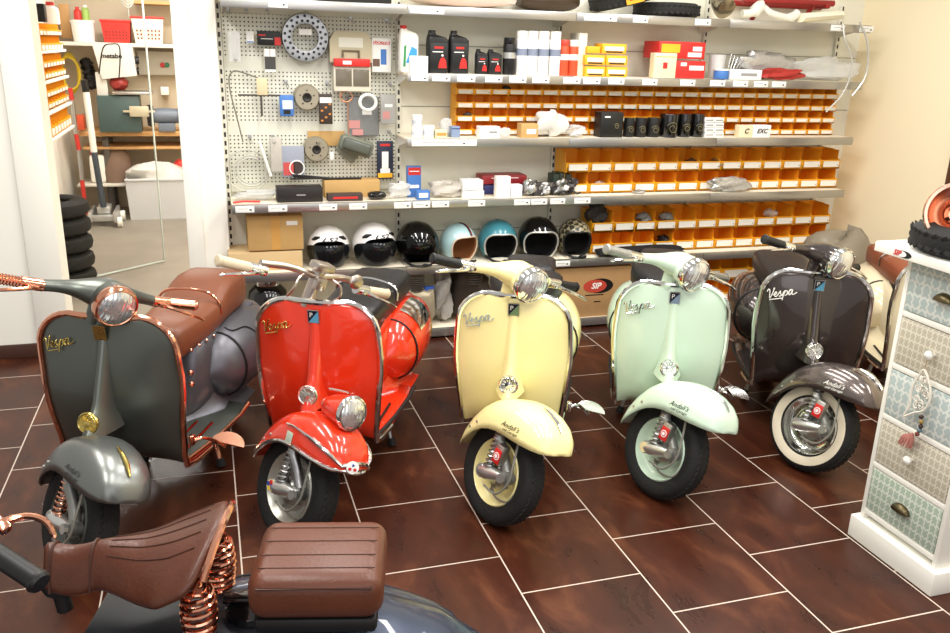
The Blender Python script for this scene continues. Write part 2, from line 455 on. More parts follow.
    if not faro:
        b2 = text_bm('Andali\'s', .030, .0004, .5); b3 = text_bm('old Garage', .018, .0004, .4)
        bm = nb(); join(bm, b2, T(0, 0, .0)); join(bm, b3, T(.006, 0, -.021))
        # wrap onto the skirt (viewer's left side)
        for v in bm.verts:
            y = -.07 - v.co.x; zz = .425+v.co.z*.9
            lo, hi = -.98, -.02
            for _ in range(18):
                mid = (lo+hi)/2
                if fend(y, mid).z < zz: lo = mid
                else: hi = mid
            p = fend(y, lo); v.co = Vector((p.x-.0025, y, p.z))
        obj('fender_lettering', bm, white if white_wall else mat('lettering_black', (25, 25, 25), .5), rt, SG)
    else:
        # lamp pod on the fender, chrome rails, plate and stickers
        ML = T(0, -.125, .556) @ rot('X', 84) @ Matrix.Scale(.92, 4)
        bm = nb(); lathe(bm, [(.012, -.15), (.035, -.12), (.055, -.07), (.063, -.02), (.066, .01), (.066, .02)], 28, ML)
        box(bm, (0, -.09, .525), (.07, .11, .06), .02)
        obj('lamp_shell', bm, paint, rt, SG)
        bm = nb(); lathe(bm, [(.066, .015), (.071, .018), (.072, .026), (.066, .036), (.060, .037)], 32, ML)
        tube(bm, [(0, -.10, .619), (0, -.06, .612), (0, 0, .600)], .005, 6)
        lp = obj('lamp_ring', bm, chrome, rt, SG)
        bm = nb(); lathe(bm, [(.062, .034), (.05, .041), (.03, .047), (0, .05)], 28, ML); obj('lamp_lens', bm, lensm, rt, SG)
        bm = nb()
        for u0 in (-1, 1):
            q = [Vector((fend(y, u0*.995).x+u0*.0, y, fend(y, u0*.995).z+.002)) for y in [-.246+.0295*i for i in range(18)]]
            tube(bm, q, .0085, 8)
            q = [fend(y, u0*(.70-.1*max(0, (y+.05))*3))+Vector((u0*.006, 0, 0)) for y in [-.238+.02*i for i in range(15)]]
            tube(bm, q, [.004+.004*math.sin(PI*min(1, (i+1)/10)) for i in range(15)], 8)
        q = [fend(-.244, -.9), Vector((0, -.257, .380)), fend(-.244, .9)]
        tube(bm, cat_rom(q, 4), .009, 8)
        q = [fend(-.236, -.7), Vector((0, -.253, .412)), fend(-.236, .7)]
        tube(bm, cat_rom(q, 4), .0075, 8)
        obj('fender_rail', bm, chrome, rt, SG)
        bm = nb(); p = fend(.0, -.88); box(bm, (p.x-.004, .0, .41), (.004, .034, .045), .002); obj('fender_plate', bm, mat('plate_pale', (200, 215, 195), .3, .3), rt, SG)
        bm = nb(); MQ = T(-.028, -.256, .400) @ rot('Z', -30) @ rot('X', 82)
        lathe(bm, [(.022, 0), (.022, .004), (0, .005)], 24, MQ)
        lathe(bm, [(.007, .004), (.007, .006), (0, .006)], 3, MQ @ T(0, .008, 0), 1)
        lathe(bm, [(.006, .004), (.006, .006), (0, .006)], 8, MQ @ T(-.009, -.006, 0), 2)
        lathe(bm, [(.006, .004), (.006, .006), (0, .006)], 8, MQ @ T(.009, -.006, 0), 2)
        obj('round_sticker', bm, [paper, mat('sticker_blue', (40, 70, 160), .4), mat('label_red', (205, 40, 36), .4)], rt, SG)
    # --- steered: handlebar
    hb = Vector((0, .330, .932+bz))
    if not faro:
        bm = nb(); rows = []
        for i in range(25):
            x = -.215+.43*i/24; a = abs(x)/.215
            bell = math.exp(-(a/.40)**2)
            ry, rz = .021+.055*bell, .020+.036*bell
            cy, cz = hb.y+.02*a-.030*bell, hb.z-.012*bell-.032*a
            rows.append([Vector((x, cy+ry*math.cos(2*PI*j/18), cz+rz*math.sin(2*PI*j/18))) for j in range(18)])
        loft(bm, rows, True, (True, True))
        tube(bm, [(0, .330, .925), (0, .330, .88), (0, .332, .80)], [.052, .036, .030], 18)
        ML = T(0, .247, .909) @ rot('X', 97)
        lathe(bm, [(.025, -.10), (.050, -.065), (.064, -.025), (.069, .01), (.069, .02)], 30, ML)
        obj('headset', bm, paint, rt, SD)
        bm = nb(); lathe(bm, [(.069, .006), (.074, .012), (.076, .03), (.072, .043), (.066, .046), (.063, .044)], 36, ML); obj('lamp_ring', bm, trim, rt, SD)
        bm = nb(); lathe(bm, [(.066, .042), (.052, .052), (.03, .059), (0, .062)], 30, ML); obj('lamp_lens', bm, lensm, rt, SD)
        bm = nb(); lathe(bm, [(.014, 0), (.014, .006), (.008, .008), (0, .008)], 14, T(0, .282, .862) @ rot('X', 95)); obj('steering_lock', bm, trim, rt, SD)
        x0 = .215+bx
    else:
        bm = nb()
        tube(bm, cat_rom([(-.24, .355, .925), (-.12, .345, .935), (0, .33, .925), (.12, .345, .935), (.24, .355, .925)], 5), .0135, 12)
        tube(bm, [(0, .335, .945), (0, .335, .87), (0, .335, .80)], .024, 14)
        box(bm, (0, .30, .905), (.045, .03, .05), .006)
        lathe(bm, [(.0, -.012), (.022, -.012), (.03, -.004), (.03, .004), (.02, .012), (0, .012)], 20, T(.17, .305, .94) @ rot('X', 90))
        for s in (-1, 1):
            tube(bm, cat_rom([(s*.07, .32, .925), (s*.10, .30, .91), (s*.11, .295, .87), (s*.10, .33, .83)], 5), .005, 6)
        obj('handlebar', bm, mat('bar_silver', (205, 195, 185), .28, 1), rt, SD)
        bm = nb(); box(bm, (0, .32, .968), (.085, .06, .032), .008); obj('clock_box', bm, mat('bar_silver', (205, 195, 185), .28, 1), rt, SD)
        x0 = .235
    for s in (-1, 1):
        bm = nb(); y = hb.y+.02
        gr = [.019]*13
        pts = [(s*(x0+.045+.115*i/12), y+.012*i/12, hb.z-.030) for i in range(13)]
        if grip_m is copper:
            gr = [.016+.004*(i % 2) for i in range(25)]; pts = [(s*(x0+.045+.115*i/24), y+.012*i/24, hb.z-.030) for i in range(25)]
        tube(bm, pts, gr, 14)
        lathe(bm, [(.021, 0), (.022, .006), (.018, .012), (0, .014)], 14, T(s*(x0+.16), y+.012, hb.z-.030) @ rot('Y', s*90))
        obj('grip', bm, grip_m, rt, SD)
        bm = nb()
        tube(bm, [(s*(x0-.02), y-.003, hb.z-.030), (s*(x0+.05), y+.002, hb.z-.030)], [.0205, .0205], 14)
        fl_ = flip if s > 0 else 1; lk = .5 if fl_ < 0 else 1
        box(bm, (s*(x0+.02), y-.024*fl_, hb.z-.034), (.038, .022, .018), .005)
        tube(bm, cat_rom([(s*(x0+.015), y-.022*fl_, hb.z-.033), (s*(x0+.06*lk), y-.045*fl_, hb.z-.038), (s*(x0+.12*lk), y-.055*fl_, hb.z-.046), (s*(x0+.185*lk), y-.052*fl_, hb.z-.062)], 5), [.008]*4+[.0065]*8+[.0055]*3+[.003], 8)
        obj('brake_lever', bm, lever, rt, SD)
    # --- centre body
    DB = D @ Matrix.Translation((0, 0, -.0))
    DS = D @ Matrix.Translation((0, 0, -.085 if seat_kind == 'single' else -.125))
    if seat_kind == 'hump': DS = D @ Matrix.Translation((0, -.04, -.15))
    bm = nb(); rows = []
    body = [(.69, .055, .255, .30), (.705, .085, .255, .42), (.725, .11, .256, .51), (.75, .128, .257, .58), (.80, .145, .258, .615), (.90, .155, .26, .625), (1.05, .165, .27, .625), (1.2, .170, .29, .62), (1.33, .162, .32, .605), (1.45, .14, .35, .57), (1.54, .10, .38, .52), (1.58, .05, .42, .46)]
    for y, w, zb, zt2 in body:
        row = []
        for j in range(24):
            a = 2*PI*j/24; cx, cz = math.cos(a), math.sin(a)
            row.append(Vector((w*math.copysign(abs(cx)**.6, cx), y, (zb+zt2)/2+(zt2-zb)/2*math.copysign(abs(cz)**.6, cz))))
        rows.append(row)
    loft(bm, rows, True, (True, True))
    # skirts sweeping down to the floor board
    for s in (-1, 1):
        rows = []
        for i in range(9):
            y = .70+.05*i; wb = .05+.085*min(1, i/3); wo = wb+.10*min(1, (i+.5)/4)
            rows.append([Vector((s*(wb+(wo-wb)*q**2.2), y-.03*q, .47-.21*math.sin(q*PI/2)**.8)) for q in [k2/7 for k2 in range(8)]])
        loft(bm, rows)
    obj('rear_body', bm, side_m or paint, rt, D)
    for s in (-1, 1):
        bm = nb(); rows = []
        n = 18
        for i in range(n+1):
            t = i/n
            y = .80+.72*t
            k = math.sin(PI*min(1, max(.0, t**.72)))**.5 if 0 < t < 1 else .05
            k = max(k, .06)
            hh, ww, zc = .17*k, .145*k, .425+.03*t
            rows.append([Vector((s*(.13+ww*max(-.1, math.cos(a))), y, zc+hh*math.sin(a)*(1 if math.sin(a) > 0 else .95))) for a in [-PI/2-.3+(PI+.6)*j/16 for j in range(17)]])
        loft(bm, rows, False)
        cw = obj('side_cowl', bm, side_m or paint, rt, D)
        bm = nb()
        q = []
        i = 3; r_ = rows[i]
        tube(bm, [v+Vector((s*.003, 0, 0)) for v in r_], .005, 6)
        obj('cowl_gasket', bm, black, cw)
        if faro:
            bm = nb()
            q = [rows[8][9], rows[10][9], rows[12][10], rows[14][10]]
            tube(bm, cat_rom([v+Vector((s*.004, 0, -.02)) for v in q], 4), .004, 6)
            tube(bm, cat_rom([v+Vector((s*.004, 0, -.04)) for v in q], 4), .003, 6)
            obj('cowl_scroll', bm, brass, cw)
            bm = nb()
            loft(bm, [[v*1.0+Vector((s*.004, 0, .003)) for v in rows[i2][10:15]] for i2 in range(5, 12)])
            obj('cowl_flash', bm, chrome, cw)
        if trim is copper:
            bm = nb()
            tube(bm, cat_rom([rows[4][14], rows[4][13]+Vector((s*.006, 0, 0)), rows[6][12]+Vector((s*.004, 0, 0)), rows[7][10]+Vector((s*.004, 0, 0)), rows[7][8]+Vector((s*.004, 0, 0))], 4), .003, 6)
            obj('cowl_line', bm, black, cw)
    # rear wheel
    bm = nb(); MR = T(0, 1.21, .202) @ rot('Y', 90)
    lathe(bm, prof, 36, MR, 0, True)
    if white_wall:
        for s in (-1, 1): lathe(bm, [(.136, s*.042), (.150, s*.0475), (.170, s*.0500), (.175, s*.0490)], 36, MR, 1)
    obj('rear_tyre', bm, tyre_m, rt)
    bm = nb()
    for s in (-1, 1): lathe(bm, [(.131, s*.038), (.121, s*.038), (.10, s*.012), (.05, s*.015), (0, s*.02)], 28, MR)
    obj('rear_rim', bm, rimm, rt)
    # stand
    bm = nb()
    for s in (-1, 1):
        tube(bm, [(s*.09, .84, .25), (s*.15, .80, .10), (s*.17, .79, .02)], .010, 8)
    tube(bm, [(-.12, .82, .17), (.12, .82, .17)], .008, 8)
    sd = obj('centre_stand', bm, trim if trim is copper else steel, rt)
    for s in (-1, 1):
        bm = nb(); tube(bm, [(s*.165, .793, .04), (s*.175, .787, .008)], [.016, .02], 10); obj('stand_foot', bm, rubber, sd)
    if rest:
        for s in ((1,) if rest == 1 else (-1, 1)):
            bm = nb()
            box(bm, (s*.243, .40, .335), (.02, .03, .04), .005)
            tube(bm, cat_rom([(s*.245, .40, .33), (s*.275, .42, .335), (s*.30, .47, .30), (s*.325, .50, .262)], 4), .007, 8)
            fan_rest(bm, T(s*.335, .50, .275) @ rot('X', 25) @ rot('Y', 14))
            obj('foot_rest', bm, trim, rt, D)
    # seat
    if seat_kind == 'single':
        bm = nb()
        bench(bm, [(.66, .035, .745, .80), (.67, .065, .735, .815), (.72, .10, .72, .83), (.80, .135, .715, .845), (.88, .16, .715, .855), (.95, .175, .725, .86), (.985, .165, .745, .855), (.995, .13, .77, .84)])
        sx = obj('seat', bm, seat, rt, DS)
        bm = nb(); bench(bm, [(1.08, .10, .745, .83), (1.10, .125, .74, .845), (1.30, .125, .74, .85), (1.33, .10, .745, .83)]); obj('pillion_pad', bm, seat, rt, DS)
        bm = nb()
        for x in (-.07, .07):
            tube(bm, [(x+.02*math.cos(2*PI*5*t), .93+.02*math.sin(2*PI*5*t), .70+.06*t) for t in [i/60 for i in range(61)]], .004, 6)
        tube(bm, [(0, .70, .70), (0, .69, .76)], .012, 8)
        obj('seat_spring', bm, steel, rt, DS)
    elif seat_kind == 'bench':
        bm = nb()
        bench(bm, [(.665, .09, .72, .79), (.68, .115, .71, .815), (.72, .128, .705, .83), (.95, .138, .705, .84), (1.12, .142, .71, .845), (1.30, .138, .71, .84), (1.36, .12, .715, .82), (1.375, .10, .73, .80)])
        sx = obj('seat', bm, seat, rt, DS)
        if piping:
            bm = nb()
            n = 24
            tube(bm, [(.122*math.copysign(abs(math.cos(2*PI*j/n))**.45, math.cos(2*PI*j/n)), .70, .765+.057*math.copysign(abs(math.sin(2*PI*j/n))**.45, math.sin(2*PI*j/n))) for j in range(n)], .004, 6, closed=True)
            obj('seat_piping', bm, piping, sx)
        bm = nb()
        if not white_wall: tube(bm, cat_rom([(-.142, 1.0, .77), (-.13, 1.0, .835), (0, 1.0, .868), (.13, 1.0, .835), (.142, 1.0, .77)], 5), .006, 8)
        if not white_wall: obj('grab_strap', bm, trim, rt, DS)
        bm = nb(); box(bm, (0, 1.0, .706), (.24, .60, .03), .008); obj('seat_base', bm, black, rt, DS)
    elif seat_kind == 'hump':
        bm = nb()
        bench(bm, [(.66, .085, .715, .80), (.672, .105, .70, .825), (.70, .115, .695, .838), (.78, .12, .70, .838), (.90, .135, .715, .845), (1.0, .142, .73, .858), (1.04, .142, .735, .872), (1.10, .142, .738, .905), (1.18, .142, .74, .925), (1.27, .138, .742, .925), (1.33, .125, .745, .91), (1.35, .10, .76, .885)])
        sx = obj('seat', bm, seat, rt, DS)
        bm = nb(); tube(bm, cat_rom([(-.14, 1.0, .80), (-.13, .995, .86), (-.07, .99, .90), (.07, .99, .90), (.13, .995, .86), (.14, 1.0, .80)], 5), .006, 8)
        obj('grab_rail', bm, trim, rt, DS)
        for s in (-1, 1):
            for y in (.74, .80, .86, .92):
                bm = nb(); lathe(bm, [(.008, 0), (.006, .005), (0, .006)], 10, T(s*(.121+.11*(y-.74)*.9), y, .725+.01*(y-.74)) @ rot('Y', s*90))
                obj('seat_stud', bm, copper, sx)
        bm = nb(); box(bm, (0, 1.18, .722), (.27, .42, .04), .012); obj('seat_base', bm, mat('seat_base_grey', (78, 80, 92), .4), rt, DS)
    if trim is copper:
        for z in (.47, .42):
            bm = nb(); lathe(bm, [(.012, 0), (.012, .006), (0, .01)], 10, T(.10, .72, z) @ rot('X', 90) @ rot('Y', 30))
            obj('body_knob', bm, copper, rt, D)
    return rt, D, SD
LEATHER = mat('brown_leather', (80, 42, 27), .34, noise=.3, nscale=14, bump=.2, bscale=120)
LEATHER2 = mat('tan_leather', (116, 66, 42), .4, noise=.12, nscale=10, bump=.12, bscale=120)
p_grey = mat('satin_graphite_paint', (102, 106, 100), .33, .75)
p_red = mat('gloss_red_paint', (218, 50, 20), .22, 0, .8)
p_yel = mat('pale_yellow_paint', (252, 240, 170), .25, 0, .6)
p_mint = mat('mint_green_paint', (204, 227, 204), .25, 0, .6)
p_dark = mat('charcoal_brown_paint', (66, 58, 56), .2, .55, .8)
p_cream = mat('cream_paint', (226, 212, 178), .28, 0, .6)
p_navy = mat('dark_blue_paint', (44, 54, 74), .32, .5, .5)
sc_grey = scooter('graphite_scooter', 'satin graphite scooter with copper trim and brown bench seat, beside the red one', onz(86, 568, 0), 24, p_grey, copper, 56, LEATHER2, 'hump', p_grey, grip_m=copper, emblem=brass, crest=brass, badge='G', rest=1, scr_col=brass, lever=copper, side_m=mat('satin_grey_body', (96, 96, 102), .38, .6), fender_m=mat('satin_grey_fender', (128, 131, 128), .3, .75), W=.262, hx=.045)
scooter('red_scooter', 'glossy red scooter with headlamp on its front fender', onz(299, 533, 0), 26, p_red, chrome, 57, vinyl, 'bench', mat('rim_silver', (190, 190, 180), .35, .6), faro=True, grip_m=mat('grip_beige', (205, 190, 160), .6), emblem=mat('badge_silver', (215, 215, 205), .25, 1), scr_col=brass, W=.246)
scooter('yellow_scooter', 'pale yellow scooter with black seat, standing between red and mint ones', onz(501, 517, 0), 25, p_yel, chrome, 46, vinyl, 'single', rest=1, tip='green', scr_col=mat('script_blue', (176, 190, 186), .3, .3), W=.232)
scooter('mint_scooter', 'mint green scooter with chrome grips standing in the row', onz(661, 492, 0), 27, p_mint, chrome, 45, vinyl, 'single', rest=1, grip_m=mat('grip_silver', (170, 170, 165), .35, .8), tip='grey', W=.238)
scooter('charcoal_scooter', 'glossy charcoal scooter with whitewall tyres near the drawer cabinet', onz(807, 466, 0), 27, p_dark, chrome, 46, vinyl, 'bench', chrome, white_wall=True, scr_col=white, rest=1, piping=mat('piping_white', (200, 200, 195), .5), W=.25, fender_m=mat('grey_brown_metallic', (112, 102, 98), .2, .75, .6))
scooter('cream_scooter', 'cream scooter with brown seat, mostly hidden behind the drawer cabinet', (3.30, 2.82), 27, p_cream, chrome, 46, mat('rust_leather', (128, 66, 40), .45), 'bench', W=.26)
# floor
def floor_mat():
    M = bpy.data.materials.new('brown_floor_tile'); M.use_nodes = True; nt = M.node_tree; b = nt.nodes['Principled BSDF']
    L = nt.links.new
    tc = nt.nodes.new('ShaderNodeTexCoord'); sp = nt.nodes.new('ShaderNodeSeparateXYZ'); cb = nt.nodes.new('ShaderNodeCombineXYZ')
    L(tc.outputs['Object'], sp.inputs[0])
    s1 = nt.nodes.new('ShaderNodeMath'); s1.operation = 'SUBTRACT'; s1.inputs[1].default_value = 2.932-.450*20
    s2 = nt.nodes.new('ShaderNodeMath'); s2.operation = 'SUBTRACT'; s2.inputs[1].default_value = .921-.449*20
    L(sp.outputs['Y'], s1.inputs[0]); L(sp.outputs['X'], s2.inputs[0]); L(s1.outputs[0], cb.inputs[0]); L(s2.outputs[0], cb.inputs[1])
    br = nt.nodes.new('ShaderNodeTexBrick'); br.inputs['Scale'].default_value = 1; br.inputs['Brick Width'].default_value = .4505; br.inputs['Row Height'].default_value = .449
    br.inputs['Mortar Size'].default_value = .0028; br.inputs['Mortar Smooth'].default_value = .1; br.offset = .5
    br.inputs['Color1'].default_value = (.35, .35, .35, 1); br.inputs['Color2'].default_value = (.65, .65, .65, 1); br.inputs['Bias'].default_value = 0
    L(cb.outputs[0], br.inputs['Vector'])
    n1 = nt.nodes.new('ShaderNodeTexNoise'); n1.inputs['Scale'].default_value = 3.8; n1.inputs['Detail'].default_value = 8; n1.inputs['Roughness'].default_value = .62; n1.inputs['Distortion'].default_value = .6
    mp = nt.nodes.new('ShaderNodeMapping'); mp.inputs['Scale'].default_value = (1.8, .8, 1); L(tc.outputs['Object'], mp.inputs[0]); L(mp.outputs[0], n1.inputs['Vector'])
    ad = nt.nodes.new('ShaderNodeMath'); ad.operation = 'ADD'
    sc = nt.nodes.new('ShaderNodeMath'); sc.operation = 'MULTIPLY_ADD'; sc.inputs[1].default_value = .2; sc.inputs[2].default_value = -.1
    L(br.outputs['Color'], sc.inputs[0]); L(sc.outputs[0], ad.inputs[0]); L(n1.outputs['Fac'], ad.inputs[1])
    cr = nt.nodes.new('ShaderNodeValToRGB'); e = cr.color_ramp.elements
    e[0].position = .3; e[0].color = (*lin((48, 22, 14)), 1); e[1].position = .82; e[1].color = (*lin((108, 62, 36)), 1)
    k = e.new(.53); k.color = (*lin((68, 33, 20)), 1)
    L(ad.outputs[0], cr.inputs[0])
    mx = nt.nodes.new('ShaderNodeMixRGB'); L(br.outputs['Fac'], mx.inputs[0]); L(cr.outputs[0], mx.inputs[1]); mx.inputs[2].default_value = (*lin((206, 190, 176)), 1)
    L(mx.outputs[0], b.inputs['Base Color'])
    rr = nt.nodes.new('ShaderNodeMath'); rr.operation = 'MULTIPLY_ADD'; rr.inputs[1].default_value = .25; rr.inputs[2].default_value = .18
    L(n1.outputs['Fac'], rr.inputs[0]); L(rr.outputs[0], b.inputs['Roughness'])
    b.inputs['Specular IOR Level'].default_value = .27
    bu = nt.nodes.new('ShaderNodeBump'); bu.inputs['Strength'].default_value = .25; bu.inputs['Distance'].default_value = .002; bu.invert = True
    L(br.outputs['Fac'], bu.inputs['Height']); L(bu.outputs[0], b.inputs['Normal'])
    return M
bm = nb(); box(bm, (1.5, 2.1, -.05), (7, 6.2, .1)); struct('floor', bm, floor_mat())
# ------------------------------------------------------------------ shop shell
wallm = mat('shop_wall_cream', (244, 238, 220), .75, bump=.05, bscale=60)
wallw = mat('door_wall_white', (244, 242, 232), .6)
wally = mat('side_wall_warm', (246, 232, 198), .8)
def wall(name, x0, x1, y0, y1, z0, z1, m):
    bm = nb(); box(bm, ((x0+x1)/2, (y0+y1)/2, (z0+z1)/2), (x1-x0, y1-y0, z1-z0)); return struct(name, bm, m)
DX0, DX1, DY = -.825, -.135, 5.06
wall('wall_back', .09, 4.55, 5.2, 5.3, 0, 2.9, mat('shelf_back_panel', (232, 230, 214), .6))
wall('wall_right', 4.46, 4.56, -.5, 5.2, 0, 2.9, wally)
wall('wall_left', -2.0, DX0, DY, 5.3, 0, 2.9, wallw)
wall('wall_front_pier', DX1, .09, DY, 5.3, 0, 2.9, wallw)
wall('wall_header', DX0, DX1, DY, 5.3, 2.15, 2.9, wallw)
k = 1
for x0, x1, z0, z1 in ((DX0-.16, DX0+.004, .0, 2.16), (DX1-.004, DX1+.085, 0, 2.16)):
    bm = nb(); box(bm, ((x0+x1)/2, DY-.011, (z0+z1)/2), (x1-x0, .022, z1-z0), .004); struct('trim_%d' % k, bm, wallw); k += 1
bm = nb(); box(bm, (-1.5, DY-.008, .04), (1.03, .016, .08), .003); struct('baseboard_left', bm, mat('dark_skirting', (70, 44, 34), .4))
for z in (.62, 1.40, 1.76):   # joints between the back panels
    bm = nb(); box(bm, (2.78, 5.198, z), (3.34, .004, .005)); struct('trim_%d' % k, bm, mat('panel_joint', (150, 148, 136), .7)); k += 1
bm = nb(); yd = atx(945.5, 180, 4.44).y; box(bm, (4.45, yd-.25, 1.5), (.02, .50, 1.5)); struct('door_2', bm, mat('dark_door', (88, 52, 34), .4))
# ------------------------------------------------------------------ shelving
ZS = {'top': 1.945, 'second': 1.583, 'third': 1.216, 'fourth': .853, 'fifth': .448, 'bottom': .04}
ZT = {k2: v+.0245 for k2, v in ZS.items()}
FY = 4.86
edge_m = mat('shelf_edge_steel', (176, 174, 170), .3, .85)
board_m = mat('shelf_board_cream', (236, 226, 204), .5)
XS = [.112, 1.11, 2.13, 3.17, 4.25]
BAY = ['first bay from the left, beside the doorway', 'second bay from the left', 'third bay from the left', 'rightmost bay']
TAGS = {'top': [(269, 288), (410, 444), (584, 617), (633, 648), (695, 711), (832, 846), (861, 875)],
 'second': [(411, 428), (432, 450), (457, 475), (485, 502), (509, 526), (532, 549), (563, 580), (583, 600), (608, 624), (642, 657), (680, 695), (710, 725), (733, 748), (754, 768), (772, 786)],
 'third': [(412, 477)],
 'fourth': [(235, 254), (268, 287), (319, 337), (349, 367), (394, 411), (413, 430), (432, 449), (468, 485), (514, 530), (531, 547), (550, 565), (574, 590)],
 'fifth': [(555, 570)], 'bottom': []}
YREF = {'top': 18, 'second': 82, 'third': 142, 'fourth': 203, 'fifth': 262, 'bottom': 322}
for lv, z in ZS.items():
    for b in range(4):
        if b == 0 and lv in ('second', 'third'): continue
        x0, x1 = XS[b]+.001, XS[b+1]-.001
        rt = thing('wall_shelf', '%s steel-edged shelf board of the wall shelving, %s' % (lv if lv != 'top' else 'topmost', BAY[b]), 'shelf', ((x0+x1)/2, 5.02, z-.025), 0, 'boards of the wall shelving')
        w = x1-x0
        bm = nb(); box(bm, (0, .008, .041), (w, .315, .016), .002); obj('board', bm, board_m, rt)
        bm = nb(); box(bm, (0, -.158, .0245), (w, .006, .05), .002); box(bm, (0, -.150, .003), (w, .02, .005)); box(bm, (0, -.150, .0475), (w, .02, .004)); obj('front_edge', bm, edge_m, rt)
        for s in (-1, 1):
            bm = nb(); prism(bm, [(-.15, .033), (.17, .033), (.17, -.03), (.14, -.03)], .004, T(s*(w/2-.012), 0, 0) @ rot('Z', 90)); obj('bracket', bm, white, rt)
        for a, c in TAGS[lv]:
            xm = at((a+c)/2, YREF[lv], FY).x
            if not x0 <= xm < x1: continue
            pw = min(at(c, YREF[lv], FY).x-at(a, YREF[lv], FY).x, .45)
            bm = nb(); box(bm, (xm-(x0+x1)/2, -.1632, .025), (pw, .003, .036), .0008); box(bm, (xm-(x0+x1)/2+pw*.3, -.1650, .022), (min(.012, pw*.15), .001, .008), 0, None, 1); box(bm, (xm-(x0+x1)/2-pw*.1, -.1650, .029), (pw*.5, .001, .003), 0, None, 2)
            obj('price_tag', bm, [paper, black, mat('print_grey', (150, 150, 148), .7)], rt)
# bottom plinth
bm = nb(); box(bm, (2.18, 5.04, .007), (4.1, .28, .013)); struct('trim_%d' % k, bm, black); k += 1
def slotted(name):
    M = bpy.data.materials.new(name); M.use_nodes = True; nt = M.node_tree; b = nt.nodes['Principled BSDF']
    tc = nt.nodes.new('ShaderNodeTexCoord'); sp = nt.nodes.new('ShaderNodeSeparateXYZ'); nt.links.new(tc.outputs['Object'], sp.inputs[0])
    def mth(op, a, v):
        n = nt.nodes.new('ShaderNodeMath'); n.operation = op
        if a is not None: nt.links.new(a, n.inputs[0])
        if isinstance(v, (int, float)): n.inputs[1].default_value = v
        elif v is not None: nt.links.new(v, n.inputs[1])
        return n.outputs[0]
    fz = mth('FRACT', mth('MULTIPLY', sp.outputs['Z'], 1/.05), 0)
    a = mth('LESS_THAN', fz, .55); bx = mth('LESS_THAN', mth('ABSOLUTE', sp.outputs['X'], 0), .006)
    mx = nt.nodes.new('ShaderNodeMixRGB'); nt.links.new(mth('MULTIPLY', a, bx), mx.inputs[0])
    mx.inputs[1].default_value = (*lin((222, 220, 206)), 1); mx.inputs[2].default_value = (*lin((24, 22, 20)), 1)
    nt.links.new(mx.outputs[0], b.inputs['Base Color']); b.inputs['Roughness'].default_value = .5
    return M
slot_m = slotted('slotted_upright')
UPL = ['slotted steel upright at the left edge of the pegboard', 'slotted steel upright between the pegboard and the oil bottles', 'slotted steel upright second from the right wall, above the dark open helmets', 'slotted steel upright behind the middle of the yellow bins', 'rightmost slotted steel upright near the right wall']
for x, l in zip((.105, 1.13, 2.165, 3.204, 4.263), UPL):
    bm = nb(); box(bm, (0, 0, 1.05), (.03, .024, 2.06), .002)
    o = obj('shelving_upright', bm, slot_m); o.location = (x, 5.187, .02); tag(o, l, 'shelf upright', 'uprights of the wall shelving')
UPS = None
# ------------------------------------------------------------------ pegboard
def peg_mat():
    M = bpy.data.materials.new('pegboard_perforated'); M.use_nodes = True; nt = M.node_tree; b = nt.nodes['Principled BSDF']
    tc = nt.nodes.new('ShaderNodeTexCoord'); sp = nt.nodes.new('ShaderNodeSeparateXYZ'); nt.links.new(tc.outputs['Object'], sp.inputs[0])
    def mth(op, a, v=0.0):
        n = nt.nodes.new('ShaderNodeMath'); n.operation = op; nt.links.new(a, n.inputs[0])
        if isinstance(v, (int, float)): n.inputs[1].default_value = v
        else: nt.links.new(v, n.inputs[1])
        return n.outputs[0]
    d = []
    for ax in ('X', 'Z'):
        f = mth('SUBTRACT', mth('FRACT', mth('MULTIPLY', sp.outputs[ax], 1/.0225)), .5); d.append(mth('MULTIPLY', f, f))
    hole = mth('LESS_THAN', mth('ADD', d[0], d[1]), .042)
    band = mth('GREATER_THAN', mth('FRACT', mth('MULTIPLY', mth('ADD', sp.outputs['Z'], .02), 1/.36)), .16)
    mx = nt.nodes.new('ShaderNodeMixRGB'); nt.links.new(mth('MULTIPLY', hole, band), mx.inputs[0])
    mx.inputs[1].default_value = (*lin((226, 226, 212)), 1); mx.inputs[2].default_value = (*lin((70, 66, 60)), 1)
    nt.links.new(mx.outputs[0], b.inputs['Base Color']); b.inputs['Roughness'].default_value = .5
    return M
pg = thing('pegboard', 'white perforated metal pegboard hung with packaged parts and tools', 'pegboard', (.617, 5.185, .90))
bm = nb(); box(bm, (0, 0, .5), (.99, .016, 1.0), .002); obj('panel', bm, peg_mat(), pg)
PY = 5.09
def peg_hook(px, py, name='hook'):
    p = at(px, py, 5.17)
    bm = nb(); q = [(-.006, 0, .02), (-.006, -.09, .0), (-.006, -.10, -.008), (.006, -.10, -.008), (.006, -.09, 0), (.006, 0, .02)]
    tube(bm, q, .0022, 6); box(bm, (0, .003, .02), (.02, .006, .02))
    o = obj('hook', bm, steel, pg, T(p.x-pg.location.x, 5.17-pg.location.y, p.z-pg.location.z)); return o
for px, py in ((228, 13), (246, 13), (267, 13), (305, 12), (351, 22), (387, 24), (235, 59), (286, 85), (327, 86), (347, 90), (366, 92), (390, 87), (250, 140), (273, 140), (317, 141), (389, 135)):
    peg_hook(px, py)
